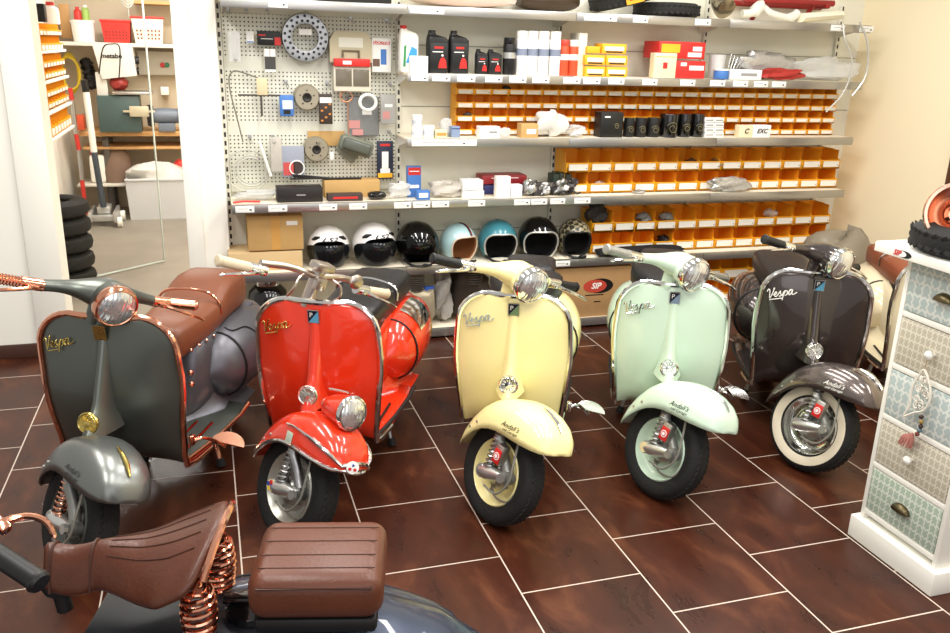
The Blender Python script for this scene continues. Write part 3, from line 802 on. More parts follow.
# ------------------------------------------------------------------ yellow bins
bin_m = mat('bin_yellow_plastic', (252, 178, 28), .4)
bin_in = mat('bin_yellow_inside', (252, 170, 36), .5)
bin_label = mat('bin_label_white', (238, 234, 224), .7)
def bin_mesh(w, d, h):
    t = .003; lip = .47*h
    b2 = nb()
    prof = [(0, 0), (0, lip), (.30*d, h*.62), (.42*d, h), (d, h), (d, 0)]
    # side walls in the y-z plane
    for s in (-1, 1):
        x = s*(w/2-t/2)
        a = [Vector((x-t/2, y, z)) for y, z in prof]; b = [Vector((x+t/2, y, z)) for y, z in prof]
        loft(b2, [a, b], True, (True, True))
    box(b2, (0, d/2, t/2), (w-2*t, d, t), 0, None, 1)
    box(b2, (0, d-t/2, h/2), (w-2*t, t, h), 0, None, 1)
    box(b2, (0, t/2, lip/2), (w-2*t, t, lip))
    box(b2, (0, -.003, lip-.002), (w, .008, .006), .001)
    for s in (-1, 1):
        box(b2, (s*(w/2-t-.0006), d*.55, h*.5), (.0008, d*.85, h*.94), 0, None, 1)
    return b2
def make_bin(w, d, h):
    o = obj('storage_bin', bin_mesh(w, d, h), [bin_m, bin_in])
    bm = nb(); box(bm, (w*.02, -.0035, h*.26), (w*.82, .002, h*.30)); box(bm, (w*.36, -.005, h*.2), (w*.05, .001, h*.05), 0, None, 1)
    obj('label_strip', bm, [bin_label, mat('print_grey', (150, 150, 148), .7)], o)
    return o
ORD = ['first', 'second', 'third', 'fourth', 'fifth', 'sixth', 'seventh', 'eighth', 'ninth', 'tenth', 'eleventh', 'twelfth', 'thirteenth', 'fourteenth', 'fifteenth', 'sixteenth', 'seventeenth', 'eighteenth', 'nineteenth', 'twentieth', 'twenty-first', 'twenty-second', 'twenty-third', 'twenty-fourth', 'twenty-fifth']
def bins(nc, rows, x0, x1, z0, h, d, Yf, size, place, group):
    w = (x1-x0)/nc; proto = None
    for r in range(rows):
        for c in range(nc):
            l = '%s yellow bin, %s, %s row from top, %s from left' % (size, place, ORD[rows-1-r], ORD[c])
            loc = (x0+w*(c+.5), Yf, z0+h*r)
            if proto is None:
                o = proto = make_bin(w-.002, d, h-.002); o.location = loc; o['label'] = l
            else: o = dup(proto, loc, l)
            o['category'] = 'storage bin'; o['group'] = group
Yb = 5.03
bins(25, 4, at(456, 110, Yb).x, at(836, 110, Yb).x, ZT['third']+.001, .0800, .13, Yb, 'small', 'third shelf', 'small yellow bins in four rows')
Yb = 4.97
bins(13, 2, at(566, 170, Yb).x, at(839, 170, Yb).x, ZT['fourth']+.001, .134, .19, Yb, 'medium', 'fourth shelf', 'medium yellow bins in two rows')
bins(12, 2, at(592, 225, Yb).x, at(829, 225, Yb).x, ZT['fifth']+.001, .142, .19, Yb, 'medium', 'helmet shelf', 'yellow bins beside the helmets')
bins(5, 2, at(662, 290, Yb).x, at(800, 290, Yb).x, ZT['bottom']+.001, .175, .20, Yb, 'large', 'bottom shelf', 'large yellow bins on the bottom shelf')
# ------------------------------------------------------------------ small builders
def pbox(name, label, cat, x0, x1, y0, y1, lv, m, Yf=4.90, depth=.08, group=None, bev=.002, rz=0, extra=None, z=None):
    """carton standing on a shelf, sized from where it shows"""
    a, b = at(x0, y1, Yf), at(x1, y1, Yf); h = at((x0+x1)/2, y0, Yf).z-at((x0+x1)/2, y1, Yf).z
    w = b.x-a.x; zb = ZT[lv]+.0005 if z is None else z
    bm = nb(); box(bm, (0, depth/2, h/2), (w, depth, h), bev)
    if extra: extra(bm, w, h, depth)
    o = obj(name, bm, m if isinstance(m, list) else [m]); o.location = ((a.x+b.x)/2, Yf, zb); o.rotation_euler = (0, 0, rz)
    tag(o, label, cat, group); o['h'] = h
    return o
def front_label(fx, fz, fw, fh, mi=1, off=.001):
    return lambda bm, w, h, d: box(bm, (fx*w, -off/2, fz*h), (fw*w, off, fh*h), 0, None, mi)
def many(*fs):
    def g(bm, w, h, d):
        for f in fs: f(bm, w, h, d)
    return g
def front_text(txt, size, fx, fz, mi=2, shear=0, bold=True):
    def g(bm, w, h, d):
        t = text_bm(txt, size, .0005, shear, bold); join(bm, t, T(fx*w, -.0018, fz*h), mi)
    return g
red_m = mat('label_red', (205, 40, 36), .4); navy_m = mat('print_navy', (44, 60, 120), .5); blue_m = mat('print_blue', (70, 120, 190), .5)
yel_m = mat('carton_yellow', (244, 178, 40), .5); redbox = mat('carton_red', (206, 44, 40), .5); creamb = mat('carton_cream', (234, 222, 184), .6)
whitebox = mat('carton_white', (244, 243, 240), .6); silver_bag = mat('foil_bag', (196, 196, 194), .25, .6, bump=1, bscale=40)
grey_bag = mat('smoky_plastic_bag', (140, 142, 142), .25, alpha=.8, bump=1, bscale=45)
def lathe_thing(name, label, cat, px, y0, y1, wpx, lv, parts, Yf=4.94, group=None):
    """parts: list of (part name or None, profile in units (r 0-1, z 0-1), material)"""
    xm = at(px, y1, Yf).x; h = at(px, y0, Yf).z-at(px, y1, Yf).z; r = (at(px+wpx/2, y1, Yf).x-at(px-wpx/2, y1, Yf).x)/2
    root = None
    for nm, prof, m in parts:
        bm = nb(); lathe(bm, [(a*r, b*h) for a, b in prof], 20)
        if root is None:
            root = obj(name, bm, m); root.location = (xm, Yf, ZT[lv]+.0005); tag(root, label, cat, group)
        else: obj(nm, bm, m, root)
    return root, r, h
def bag(name, label, cat, px0, px1, py0, py1, Yf, m, depth=.05, seed=1, lv=None, group=None, amp=.25):
    a = at(px0, py1, Yf); b = at(px1, py0, Yf); bm = nb()
    w, h = b.x-a.x, b.z-a.z
    blob(bm, (0, 0, h/2), (w, depth, h), seed, amp, 24, e=.7)
    zmin = min(v.co.z for v in bm.verts)
    o = obj(name, bm, m); o.location = ((a.x+b.x)/2, Yf+depth/2, (ZT[lv]+.001-zmin) if lv else a.z); tag(o, label, cat, group); return o
# ------------------------------------------------------------------ second shelf
def jug(name, label, px0, px1, y0, y1, body, capm, lab, Yf=4.92, two=False):
    a, b = at(px0, y1, Yf), at(px1, y1, Yf); w = b.x-a.x; h = at(px0, y0, Yf).z-a.z; d = w*.62
    rt = thing(name, label, 'bottle', ((a.x+b.x)/2, Yf+d/2, ZT['second']+.0005), 0, 'oil bottles on the second shelf')
    bm = nb(); rows = []
    for z, sx, ox in ((0, .92, 0), (.02, 1, 0), (.70, 1, 0), (.78, .98, 0), (.84, .82, -.06), (.885, .5, -.2), (.90, .38, -.26), (.93, .36, -.26)):
        rows.append([Vector((ox*w+sx*w/2*math.copysign(abs(math.cos(q))**.4, math.cos(q)), d/2*min(1, sx+.15)*math.copysign(abs(math.sin(q))**.4, math.sin(q)), z*h)) for q in [2*PI*j/24 for j in range(24)]])
    loft(bm, rows, True, (True, True)); obj('body', bm, body, rt)
    bm = nb(); lathe(bm, [(0, .92*h), (.17*w, .92*h), (.17*w, .99*h), (.15*w, h), (0, h)], 16, T(-.26*w, 0, 0)); obj('cap', bm, capm, rt)
    bm = nb(); box(bm, (.02*w, -d/2-.0008, .40*h), (w*.82, .0012, .62*h), .0004)
    if lab == 'black':
        box(bm, (0, -d/2-.0018, .60*h), (w*.42, .001, .05*h), 0, None, 1); box(bm, (-.05*w, -d/2-.0018, .50*h), (w*.5, .001, .02*h), 0, None, 2)
        prism(bm, [(-.02*w, .12*h), (.38*w, .12*h), (.34*w, .30*h), (.24*w, .37*h), (.10*w, .36*h), (.02*w, .26*h)], .001, T(0, -d/2-.0018, 0), 1)
        lathe(bm, [(.05*w, 0), (.05*w, .001), (0, .001)], 10, T(.17*w, -d/2-.002, .42*h) @ rot('X', 90), 2)
        obj('printed_label', bm, [black, red_m, paper], rt)
    else:
        prism(bm, [(-.2*w, .2*h), (.38*w, .2*h), (.38*w, .5*h), (.1*w, .56*h)], .001, T(0, -d/2-.0018, 0), 1)
        prism(bm, [(-.34*w, .12*h), (-.22*w, .12*h), (-.16*w, .6*h), (-.3*w, .55*h)], .001, T(0, -d/2-.0018, 0), 2)
        obj('printed_label', bm, [paper, mat('print_cyan', (60, 150, 210), .4), mat('print_green', (60, 140, 80), .4)], rt)
    return rt
jug('oil_bottle', 'white oil bottle with red cap at the left end of the second shelf', 400, 419, 27, 74, white, red_m, 'white', 4.97)
jug('oil_bottle', 'tall black oil bottle with red figure label, left of the pair', 428, 449, 30, 73, black, black, 'black')
jug('oil_bottle', 'tall black oil bottle with red figure label, right of the pair', 450, 469, 30, 73, black, black, 'black')
jug('oil_bottle', 'short black oil bottle beside the tall pair, left one', 476, 488, 48, 73, black, black, 'black')
jug('oil_bottle', 'short black oil bottle beside the black spray can, right one', 488, 502, 48, 73, black, black, 'black')
pbox('carton', 'small white carton in front of the red-capped bottle, left one', 'carton', 410, 419, 56, 73, 'second', whitebox, 4.88, .03, bev=.003)
pbox('carton', 'small white carton beside the tall black oil bottle', 'carton', 419.5, 428, 56, 73, 'second', whitebox, 4.88, .03, bev=.003)
can = [(None, [(0, 0), (.95, 0), (1, .015), (1, .78), (.98, .80), (.8, .83)], None), ('cap', [(.9, .81), (.92, .83), (.92, .99), (.86, 1), (0, 1)], None)]
def spray(label, px, y0, y1, w, bm_, cm, stripe, Yf=4.93, group='spray cans on the second shelf'):
    rt, r, h = lathe_thing('spray_can', label, 'spray can', px, y0, y1, w, 'second', [(None, [(0, 0), (.95, 0), (1, .015), (1, .80), (.96, .82), (0, .82)], bm_), ('cap', [(.94, .82), (.96, .83), (.96, .99), (.9, 1), (0, 1)], cm)], Yf, group)
    b = nb(); lathe(b, [(r*1.01, h*.44), (r*1.01, h*.60)], 20); obj('printed_label', b, stripe, rt)
spray('black spray can standing left of the white cans', 508.5, 38, 75, 12, black, gloss_black, mat('print_silver', (190, 190, 186), .3, .6))
for i, px in enumerate((520.5, 531, 542, 553.5)):
    spray('white spray can, %s from the left of the four' % ORD[i], px, 31, 75, 10.6, whitebox, white, mat('print_greyblue', (130, 140, 160), .5))
spray('orange-red spray can with grey cap beside the white cans', 563, 40, 76, 8.5, mat('can_orange', (214, 84, 50), .4), mat('cap_red', (190, 60, 40), .4), paper)
spray('orange-red spray can with white cap beside the white sheet', 572, 40, 76, 9, mat('can_orange', (214, 84, 50), .4), white, paper)
pbox('card_folder', 'upright white card sleeve next to the orange spray can', 'folder', 577, 585, 33, 76, 'second', mat('sleeve_white', (228, 224, 210), .6), 4.93, .14)
lab2 = many(front_label(.0, .52, .8, .4), front_label(0, .18, .7, .14, 2))
for n, (x0, x1, y0, y1, zz) in enumerate(((585, 605, 66, 76, 0), (606, 627, 66, 76, 0), (585, 605, 55.5, 65.5, 1), (606, 627, 55.5, 65.5, 1), (602, 626, 45, 55, 2))):
    o = pbox('carton', 'yellow parts carton with white label, %s' % ['bottom left of the stack', 'bottom right of the stack', 'middle left of the stack', 'middle right of the stack', 'topmost of the stack'][n], 'carton', x0, x1, y0, y1, 'second', [yel_m, paper, black], 4.89, .12, 'yellow cartons stacked on the second shelf', extra=lab2, z=ZT['second']+.0005+zz*.0675)
    if n == 0: pass
o = pbox('carton', 'yellow carton lying open behind the topmost yellow carton', 'carton', 587, 600, 48, 55, 'second', [yel_m], 4.90, .08, z=ZT['second']+.1352, rz=.0)
rl = many(front_label(.2, .6, .5, .26), front_label(-.25, .8, .2, .2))
pbox('carton', 'red carton with white label, lower of two', 'carton', 675, 704, 61.5, 79, 'second', [redbox, paper, yel_m], 4.90, .2, extra=rl)
o = pbox('carton', 'red carton with yellow side panel, upper of two', 'carton', 658, 704, 44, 61, 'second', [redbox, paper, yel_m], 4.91, .2, extra=many(front_label(.33, .6, .2, .26), front_label(.28, .25, .3, .26), front_label(-.25, .6, .4, .5, 2)), z=ZT['second']+.118)
pbox('carton', 'cream carton with small crest in front of the red cartons', 'carton', 653, 675, 53, 78, 'second', [creamb, redbox, brass], 4.885, .06, extra=many(front_label(0, .5, .2, .25), front_label(0, .85, .9, .03, 2)))
lathe_thing('plastic_cup', 'clear plastic tub beside the red cartons', 'tub', 715, 55, 79, 15, 'second', [(None, [(0, 0), (.8, 0), (1, 1), (.95, 1), (.76, .04), (0, .04)], plastic_bag)], 4.99)
lathe_thing('label_pot', 'small white pot with blue label beside the clear tub', 'pot', 720.5, 70, 80, 13, 'second', [(None, [(0, 0), (.95, 0), (1, .1), (1, .9), (.9, 1), (0, 1)], blue_m), ('lid', [(1.04, .86), (1.04, 1.03), (0, 1.05)], white)], 4.90)
pbox('carton', 'flat white carton under the plastic bags on the second shelf', 'carton', 729, 761, 71, 81, 'second', [whitebox, paper, mat('print_grey', (150, 150, 148), .7)], 4.885, .1, extra=front_label(.1, .5, .5, .3, 2))
bag('plastic_bag', 'crumpled clear bag of metal parts above the white carton', 'bag', 738, 800, 58, 80, 4.98, silver_bag, .1, 3, 'second')
bag('plastic_bag', 'red and black packet under the clear bags on the second shelf', 'packet', 760, 804, 76, 85, 4.88, mat('packet_red', (170, 50, 44), .4), .05, 5, 'second')
bag('plastic_bag', 'long clear bag of trim strips at the right end of the second shelf', 'bag', 796, 862, 66, 84, 4.96, plastic_bag, .12, 8, 'second')
bm = nb()
for q in range(5):
    a = at(728+q*4, 66, 4.96); tube(bm, [(q*.02, 0, 0), (q*.025+.02, .01, .09-.01*q)], .004, 6)
o = obj('metal_bracket', bm, steel); o.location = (at(728, 76, 4.94).x, 4.95, ZT['second']+.066); tag(o, 'bent grey metal strips on the flat white carton', 'bracket')
bm = nb()
tube(bm, cat_rom([at(843, 24, 4.84), at(845, 40, 4.82), at(852, 60, 4.82), at(845, 90, 4.83), at(826, 112, 4.84)], 5), .006, 6)
tube(bm, cat_rom([at(860, 22, 4.84), at(868, 45, 4.82), at(866, 75, 4.82), at(852, 96, 4.83)], 5), .007, 6)
o = obj('trim_strip', bm, mat('clear_trim', (206, 204, 196), .25, .3)); recentre(o); tag(o, 'pale flexible trim strips hanging over the right shelf ends', 'trim strip')
# ------------------------------------------------------------------ third shelf
pot = [(None, [(0, 0), (.95, 0), (1, .05), (1, .75), (0, .75)], whitebox), ('lid', [(1.05, .74), (1.05, .97), (1, 1), (0, 1)], white)]
def potthing(label, px, y0, y1, w, zoff=0):
    rt, r, h = lathe_thing('paint_pot', label, 'pot', px, y0, y1, w, 'third', [(None, [(0, 0), (.95, 0), (1, .05), (1, .72), (0, .72)], whitebox), ('lid', [(1.04, .72), (1.04, .97), (1, 1), (0, 1)], white)], 4.93, 'white pots on the third shelf')
    rt.location.z += zoff
    b = nb(); lathe(b, [(r*1.015, h*.2), (r*1.015, h*.55)], 20); obj('printed_label', b, mat('print_pale', (200, 206, 214), .6), rt)
    return h
h1 = potthing('white pot at the left end, lower of two stacked', 417, 126, 137, 11)
potthing('white pot at the left end, upper of two stacked', 417, 114, 125.5, 10, h1+.001)
potthing('white pot standing alone beside the stacked pots', 428.5, 125, 137, 11)
pbox('carton', 'small orange and white carton beside the white pots', 'carton', 436, 447, 130, 138, 'third', [creamb, mat('print_orange', (230, 150, 80), .5)], 4.885, .05, extra=front_label(0, .5, .9, .4))
bag('plastic_bag', 'small clear bag behind the orange and white carton', 'bag', 440, 453, 122, 136, 4.97, plastic_bag, .04, 4, 'third')
pbox('carton', 'small greyish blue box at the left foot of the bins', 'carton', 451.5, 460, 125, 136, 'third', [mat('box_greyblue', (128, 146, 178), .5), navy_m], 4.92, .06, extra=front_label(0, .8, 1, .1))
pbox('carton', 'white carton with tiny print below the small bins', 'carton', 480, 500, 126, 137, 'third', [whitebox, mat('print_grey', (150, 150, 148), .7)], 4.90, .08, extra=front_label(.15, .5, .4, .2))
bag('plastic_bag', 'small clear packet beside the white carton under the bins', 'bag', 500, 511, 128, 137, 4.89, plastic_bag, .04, 6, 'third')
pbox('carton', 'brown cardboard box with white label on the third shelf', 'carton', 521, 538, 123, 137, 'third', [card, paper], 4.89, .08, extra=front_label(.1, .45, .55, .35))
bag('plastic_bag', 'large crumpled white bag leaning beside the brown box', 'bag', 537, 568, 116, 137, 4.89, mat('white_bag', (232, 230, 224), .3, alpha=.8, bump=.8, bscale=40), .1, 9, 'third')
bag('plastic_bag', 'small crumpled clear bag right of the large white bag', 'bag', 569, 585, 127, 137, 4.89, plastic_bag, .06, 12, 'third')
spir = lambda bm, w, h, d: [tube(bm, [(w*.22+.018*(.3+.7*t)*math.cos(t*9), -.0015, h*.45+.018*(.3+.7*t)*math.sin(t*9)) for t in [i/24 for i in range(25)]], .0012, 4, None, 1), box(bm, (-w*.22, -.0015, h*.82), (w*.25, .001, h*.06), 0, None, 2)]
pbox('carton', 'large black carton with spiral print at the left of the black tins', 'carton', 600, 622, 112, 137, 'third', [black, mat('print_gold', (150, 140, 100), .4), paper], 4.90, .1, extra=spir)
for n, (x0, x1, y0, hh) in enumerate(((623, 633, 118, 0), (634, 645, 118, 0), (646, 658, 118, 0), (659, 676, 114, 1), (677, 689, 114, 1), (690, 702, 114, 1))):
    xm = (x0+x1)/2
    rt, r, h = lathe_thing('black_tin', 'black tin with spiral print, %s from the left in the row of tins' % ORD[n], 'tin', xm, y0, 137, x1-x0-.4, 'third', [(None, [(0, 0), (.97, 0), (1, .02), (1, .96), (.97, 1), (0, 1)], gloss_black if hh else black)], 4.94, 'black tins on the third shelf')
    b = nb(); tube(b, [(r*.65*(.3+.7*t)*math.cos(t*9), -r*1.01*math.sqrt(max(.1, 1-(.65*(.3+.7*t)*math.cos(t*9))**2)), h*.4+r*.65*(.3+.7*t)*math.sin(t*9)) for t in [i/24 for i in range(25)]], .0012, 4); obj('spiral_print', b, mat('print_gold', (150, 140, 100), .4), rt)
for c in range(2):
    for r_ in range(4):
        o = pbox('carton', 'tiny white printed carton, %s stack beside the black tins, %s from the bottom' % (('left', 'right')[c], ORD[r_]), 'carton', 705+c*9.5, 714+c*9.5, 118+4.7*(3-r_), 122.5+4.7*(3-r_), 'third', [whitebox, mat('print_grey', (150, 150, 148), .7)], 4.90, .06, 'tiny white cartons stacked by the tins', .001, .06*(r_ % 2), front_label(0, .5, .8, .3), z=ZT['third']+.0008+.0315*r_)
for n, (x0, x1, tx) in enumerate(((739, 752, 'C'), (752.5, 770, 'EXC'))):
    pbox('carton', ['narrow cream carton with black letter, left of the pair', 'cream carton with black racing lettering, right of the pair'][n], 'carton', x0, x1, 125, 137, 'third', [creamb if n == 0 else whitebox, black, black], 4.89, .06, extra=front_text(tx, .042 if n else .045, 0, .5, 1, .3))
bag('metal_fitting', 'dark rubber fitting poking out of a top-row small bin', 'fitting', 503, 511, 86, 94, 5.035, black, .03, 2)
bag('metal_fitting', 'dark metal fitting in a small bin above the pots', 'fitting', 464, 474, 113, 118, 5.05, mat('dark_metal', (70, 66, 66), .4, .5), .03, 3)
# ------------------------------------------------------------------ fourth shelf
rd = mat('blade_black', (30, 28, 28), .4)
pbox('flat_box', 'long black box with logo line, left of the fourth shelf', 'box', 277.5, 323, 187, 201.5, 'fourth', [mat('matt_black_box', (34, 30, 30), .5), mat('print_grey', (150, 150, 148), .7)], 4.90, .12, extra=front_label(.02, .5, .2, .08))
bm = nb()
for i, (dx, dz, l) in enumerate(((0, 0, .42), (.02, .012, .40), (.01, .024, .36))):
    box(bm, (l/2+dx, .01*i, .006+dz), (l, .03, .006), .001, rot('Y', 3*i))
o = obj('rubber_strip', bm, rd); o.location = (at(290, 186, 5.08).x, 5.06, ZT['fourth']+.105); tag(o, 'black rubber strips lying on the long black box', 'strip')
pbox('carton', 'low brown cardboard carton lying behind the flat packs', 'carton', 325, 380, 182, 199, 'fourth', [card], 5.02, .12)
pbox('flat_box', 'flat black and red printed pack in front of the brown carton', 'box', 328, 363, 194, 201, 'fourth', [mat('pack_dark', (64, 52, 50), .5), redbox], 4.90, .07, extra=front_label(0, .5, .7, .3))
bm = nb(); blob(bm, (0, 0, .022), (.115, .07, .044), 4, .08, 20, e=.7); o = obj('black_pouch', bm, gloss_black); o.location = (at(377, 199, 4.93).x, 4.94, ZT['fourth']+.003); tag(o, 'small glossy black rounded pouch near the pegboard edge', 'pouch')
bag('plastic_bag', 'clear bag with small parts between the black pouch and blue leaflets', 'bag', 389, 411, 186, 200, 4.92, plastic_bag, .06, 15, 'fourth')
bm = nb(); tube(bm, [(0, 0, 0), (.06, .01, .004), (.15, .0, .002)], .006, 6); o = obj('red_rod', bm, red_m); o.location = (at(233, 205, 4.91).x, 4.9, ZT['fourth']+.008); tag(o, 'thin red rod at the left end of the fourth shelf', 'rod')
bag('plastic_bag', 'clear flat bag at the left end of the fourth shelf', 'bag', 236, 276, 194, 203, 4.96, plastic_bag, .1, 22, 'fourth')
pbox('leaflet_box', 'upright blue and red printed leaflet box near the pegboard', 'box', 407.5, 421, 162, 193, 'fourth', [blue_m, redbox, paper], 4.98, .04, extra=many(front_label(0, .84, .9, .24), front_label(0, .84, .7, .03, 2, .002), front_label(0, .35, .7, .1, 2)))
pbox('carton', 'small blue and white carton in front of the leaflet box', 'carton', 417, 430, 190, 199, 'fourth', [blue_m, paper], 4.885, .05, extra=front_label(0, .5, .7, .5))
bag('plastic_bag', 'pile of clear bags with fittings left of the white cartons', 'bag', 430, 463, 184, 199, 4.91, mat('bag_beige', (206, 200, 190), .3, alpha=.7, bump=1, bscale=40), .09, 17, 'fourth')
for n, (x0, x1, y0, y1, zz) in enumerate(((463, 484, 190.5, 198, 0), (463, 483, 180, 190, .049))):
    pbox('carton', 'flat white carton, %s of two beside the clear bags' % ('lower', 'upper')[n], 'carton', x0, x1, y0, y1, 'fourth', whitebox, 4.89, .1, z=ZT['fourth']+.0008+zz)
pbox('carton', 'tall white carton standing before the red case', 'carton', 496.5, 510, 177, 198, 'fourth', whitebox, 4.89, .06)
pbox('carton', 'small cube white carton right of the tall white carton', 'carton', 511, 522, 184.5, 197, 'fourth', whitebox, 4.885, .06)
o = pbox('flat_case', 'dark blue plastic case under the red case', 'case', 484, 538, 186, 195, 'fourth', [mat('case_blue', (50, 54, 110), .45)], 5.02, .14, bev=.008)
pbox('flat_case', 'flat red plastic case lying on the blue case', 'case', 482, 527, 175, 184, 'fourth', [mat('case_red', (150, 36, 44), .4), paper], 5.02, .14, bev=.008, z=ZT['fourth']+.062, extra=front_label(.0, .7, .6, .08))
rn = random.Random(4)
for n in range(6):
    bag('metal_fitting', 'dark metal fitting in the loose pile before the red case, %s from the left' % ORD[n], 'fitting', 524+n*8, 535+n*8+rn.uniform(0, 3), 185+rn.uniform(0, 4), 197, 4.90+.02*(n % 2), mat('dark_metal', (70, 66, 66), .4, .5) if n % 2 else steel, .05, 30+n, 'fourth', 'loose fittings on the fourth shelf', .45)
for n, (x0, x1, y0) in enumerate(((553, 559, 168), (559.5, 565, 167), (565.5, 571, 168))):
    pbox('carton', 'narrow dark green box left of the medium bins, %s of three' % ('left', 'middle', 'right')[n], 'carton', x0, x1, y0, 187, 'fourth', mat('box_darkgreen', (44, 56, 44), .5), 5.0, .1, 'dark green boxes', z=None)
bm = nb(); tube(bm, cat_rom([(0, 0, .01), (.03, -.02, .03), (.07, .0, .012), (.10, .02, .03), (.13, 0, .012), (.15, -.01, .02)], 6), .007, 6); o = obj('black_cable', bm, black); o.location = (at(558, 192, 4.90).x, 4.90, ZT['fourth']+.003); tag(o, 'coiled black cable in front of the medium bins', 'cable')
bag('plastic_bag', 'clear bag of shiny metal levers in front of the medium bins', 'bag', 710, 752, 180, 193, 4.88, silver_bag, .06, 41, 'fourth')
bag('metal_fitting', 'small grey fittings lying in front of the medium bins', 'fitting', 634, 646, 190, 194, 4.90, steel, .03, 42, 'fourth')
# ------------------------------------------------------------------ helmets
def helmet(label, px, y0, y1, wpx, shell, liner, rimm, turn=0, kind='open', Yc=5.0, strap=True, decor=None):
    p = at(px, y1, Yc); w = at(px+wpx/2, y1, Yc).x-at(px-wpx/2, y1, Yc).x; h = at(px, y0, Yc-.03).z-at(px, y1, Yc-.1).z
    h = min(h, w*1.06)
    rt = thing('helmet', label, 'helmet', (p.x, Yc, ZT['fifth']+.001), turn, 'helmets on the shelf')
    rx, ry, rz = w/2, w/2*1.14, h*.56; zc = h-rz
    def dirp(az, el, k=1.0):
        v = Vector((rx*math.sin(az)*math.cos(el), -ry*math.cos(az)*math.cos(el), rz*math.sin(el)))*k
        return Vector((v.x, v.y, max(v.z, -zc*(.98 if k <= 1.01 else .98))+zc))
    n = 40
    def bound(t, wa=58, ea=28, eb=-75):
        c, s = math.cos(t), math.sin(t)
        az = math.radians(wa)*math.copysign(abs(c)**.55, c); e0, e1 = math.radians(eb), math.radians(ea)
        el = (e0+e1)/2+(e1-e0)/2*math.copysign(abs(s)**.6, s)
        return az, el
    def uvec(az, el): return Vector((math.sin(az)*math.cos(el), -math.cos(az)*math.cos(el), math.sin(el)))
    def shellpt(u, k=1.0):
        v = Vector((rx*u.x, ry*u.y, rz*u.z))*k; return Vector((v.x, v.y, max(v.z, -zc*.98)+zc))
    pole = Vector((0, .9, .35)).normalized()
    B = [uvec(*bound(2*PI*j/n)) for j in range(n)]
    rows = []
    for i in range(15):
        t = i/14
        rows.append([shellpt(u.slerp(pole, t)) for u in B])
    bm = nb(); loft(bm, rows, True, (False, True)); obj('shell', bm, shell, rt)
    bm = nb()
    rows2 = [[shellpt(u, 1.0) for u in B], [shellpt(u, .90) for u in B]]
    for i in range(1, 9):
        t = i/8; rows2.append([shellpt(u.slerp(pole, t), .86) for u in B])
    loft(bm, rows2, True, (False, True)); obj('lining', bm, liner, rt)
    if rimm is not None:
        bm = nb(); tube(bm, [shellpt(u, 1.0) for u in B], .0055, 8, closed=True); obj('edge_trim', bm, rimm, rt)
    if kind == 'visor':
        fp = Vector((0, -1, -.12)).normalized(); rows3 = []
        BV = [uvec(*bound(2*PI*j/n, 88, 17, -46)) for j in range(n)]
        for i in range(9):
            t = i/8; rows3.append([shellpt((u*(1-t)+fp*t).normalized(), 1.035) for u in BV])
        bm = nb(); loft(bm, rows3, True, (False, True)); obj('visor', bm, mat('visor_smoke', (40, 42, 44), .06, .6), rt)
        for s in (-1, 1):
            bm = nb(); tube(bm, [shellpt(uvec(s*1.05, .50), 1.01), shellpt(uvec(s*.85, .58), 1.012), shellpt(uvec(s*.58, .66), 1.01)], [.006, .013, .005], 8); obj('air_vent', bm, black, rt)
        t = text_bm('LS2', .046, .0006, .35, True)
        for v in t.verts:
            az = v.co.x/rx*1.65; el = .55+v.co.z/rz*.75
            q = shellpt(uvec(az, el), 1.012); v.co = q
        obj('helmet_lettering', t, black, rt)
    if kind == 'jet':
        fp = Vector((0, -1, .05)).normalized()
        BV = [uvec(*bound(2*PI*j/n, 62, 30, -14)) for j in range(n)]
        bm = nb(); loft(bm, [[shellpt((u*(1-i/8)+fp*i/8).normalized(), 1.03) for u in BV] for i in range(9)], True, (False, True)); obj('visor', bm, mat('visor_black', (8, 8, 9), .05, .2), rt)
    if strap:
        bm = nb(); tube(bm, cat_rom([(-rx*.75, -ry*.45, .03), (-rx*.5, -ry*.95, .012), (0, -ry*1.12, .008), (rx*.4, -ry*1.0, .012)], 5), .008, 6); blob(bm, (rx*.1, -ry*1.1, .012), (.05, .03, .022), 3, .1, 10); obj('chin_strap', bm, black, rt)
    if decor == 'stripe':
        for x, m in ((.022, mat('print_black_red', (50, 20, 24), .4)), (.032, mat('stripe_red', (150, 50, 50), .4))):
            bm = nb(); tube(bm, [shellpt(Vector((x/rx, -math.cos(e), math.sin(e))).normalized(), 1.0) for e in [.5+.1*i for i in range(16)]], .004, 6); obj('stripe', bm, m, rt)
    return rt
hw_shell = mat('helmet_pearl_white', (240, 238, 236), .15, coat=.6)
dk_line = mat('helmet_lining_black', (22, 21, 22), .9)
helmet('white helmet with smoked visor, left one beside the cardboard box', 329, 225, 268, 42, hw_shell, dk_line, None, -.06, 'visor', strap=False)
helmet('white helmet with smoked visor, right one beside the glossy black helmet', 374, 222, 266, 42, hw_shell, dk_line, None, .22, 'visor', strap=False)
helmet('glossy black helmet with black visor and dangling strap', 417, 220, 263, 42, gloss_black, dk_line, None, 0, 'jet')
helmet('light blue open-face helmet with tan lining and dark stripe', 458, 219, 258, 34, mat('helmet_light_blue', (172, 206, 210), .25, coat=.4), mat('helmet_lining_tan', (150, 96, 56), .9), mat('helmet_edge_beige', (214, 196, 174), .5), .32, 'open', decor='stripe')
helmet('teal open-face helmet with white edge trim and black lining', 497, 214, 255, 37, mat('helmet_teal', (62, 128, 142), .25, coat=.4), dk_line, mat('helmet_edge_silver', (214, 214, 208), .3, .5), -.05)
helmet('black open-face helmet with silver edge trim, between the teal and patterned ones', 537, 214, 256, 38, gloss_black, dk_line, mat('helmet_edge_silver', (214, 214, 208), .3, .5), -.12)
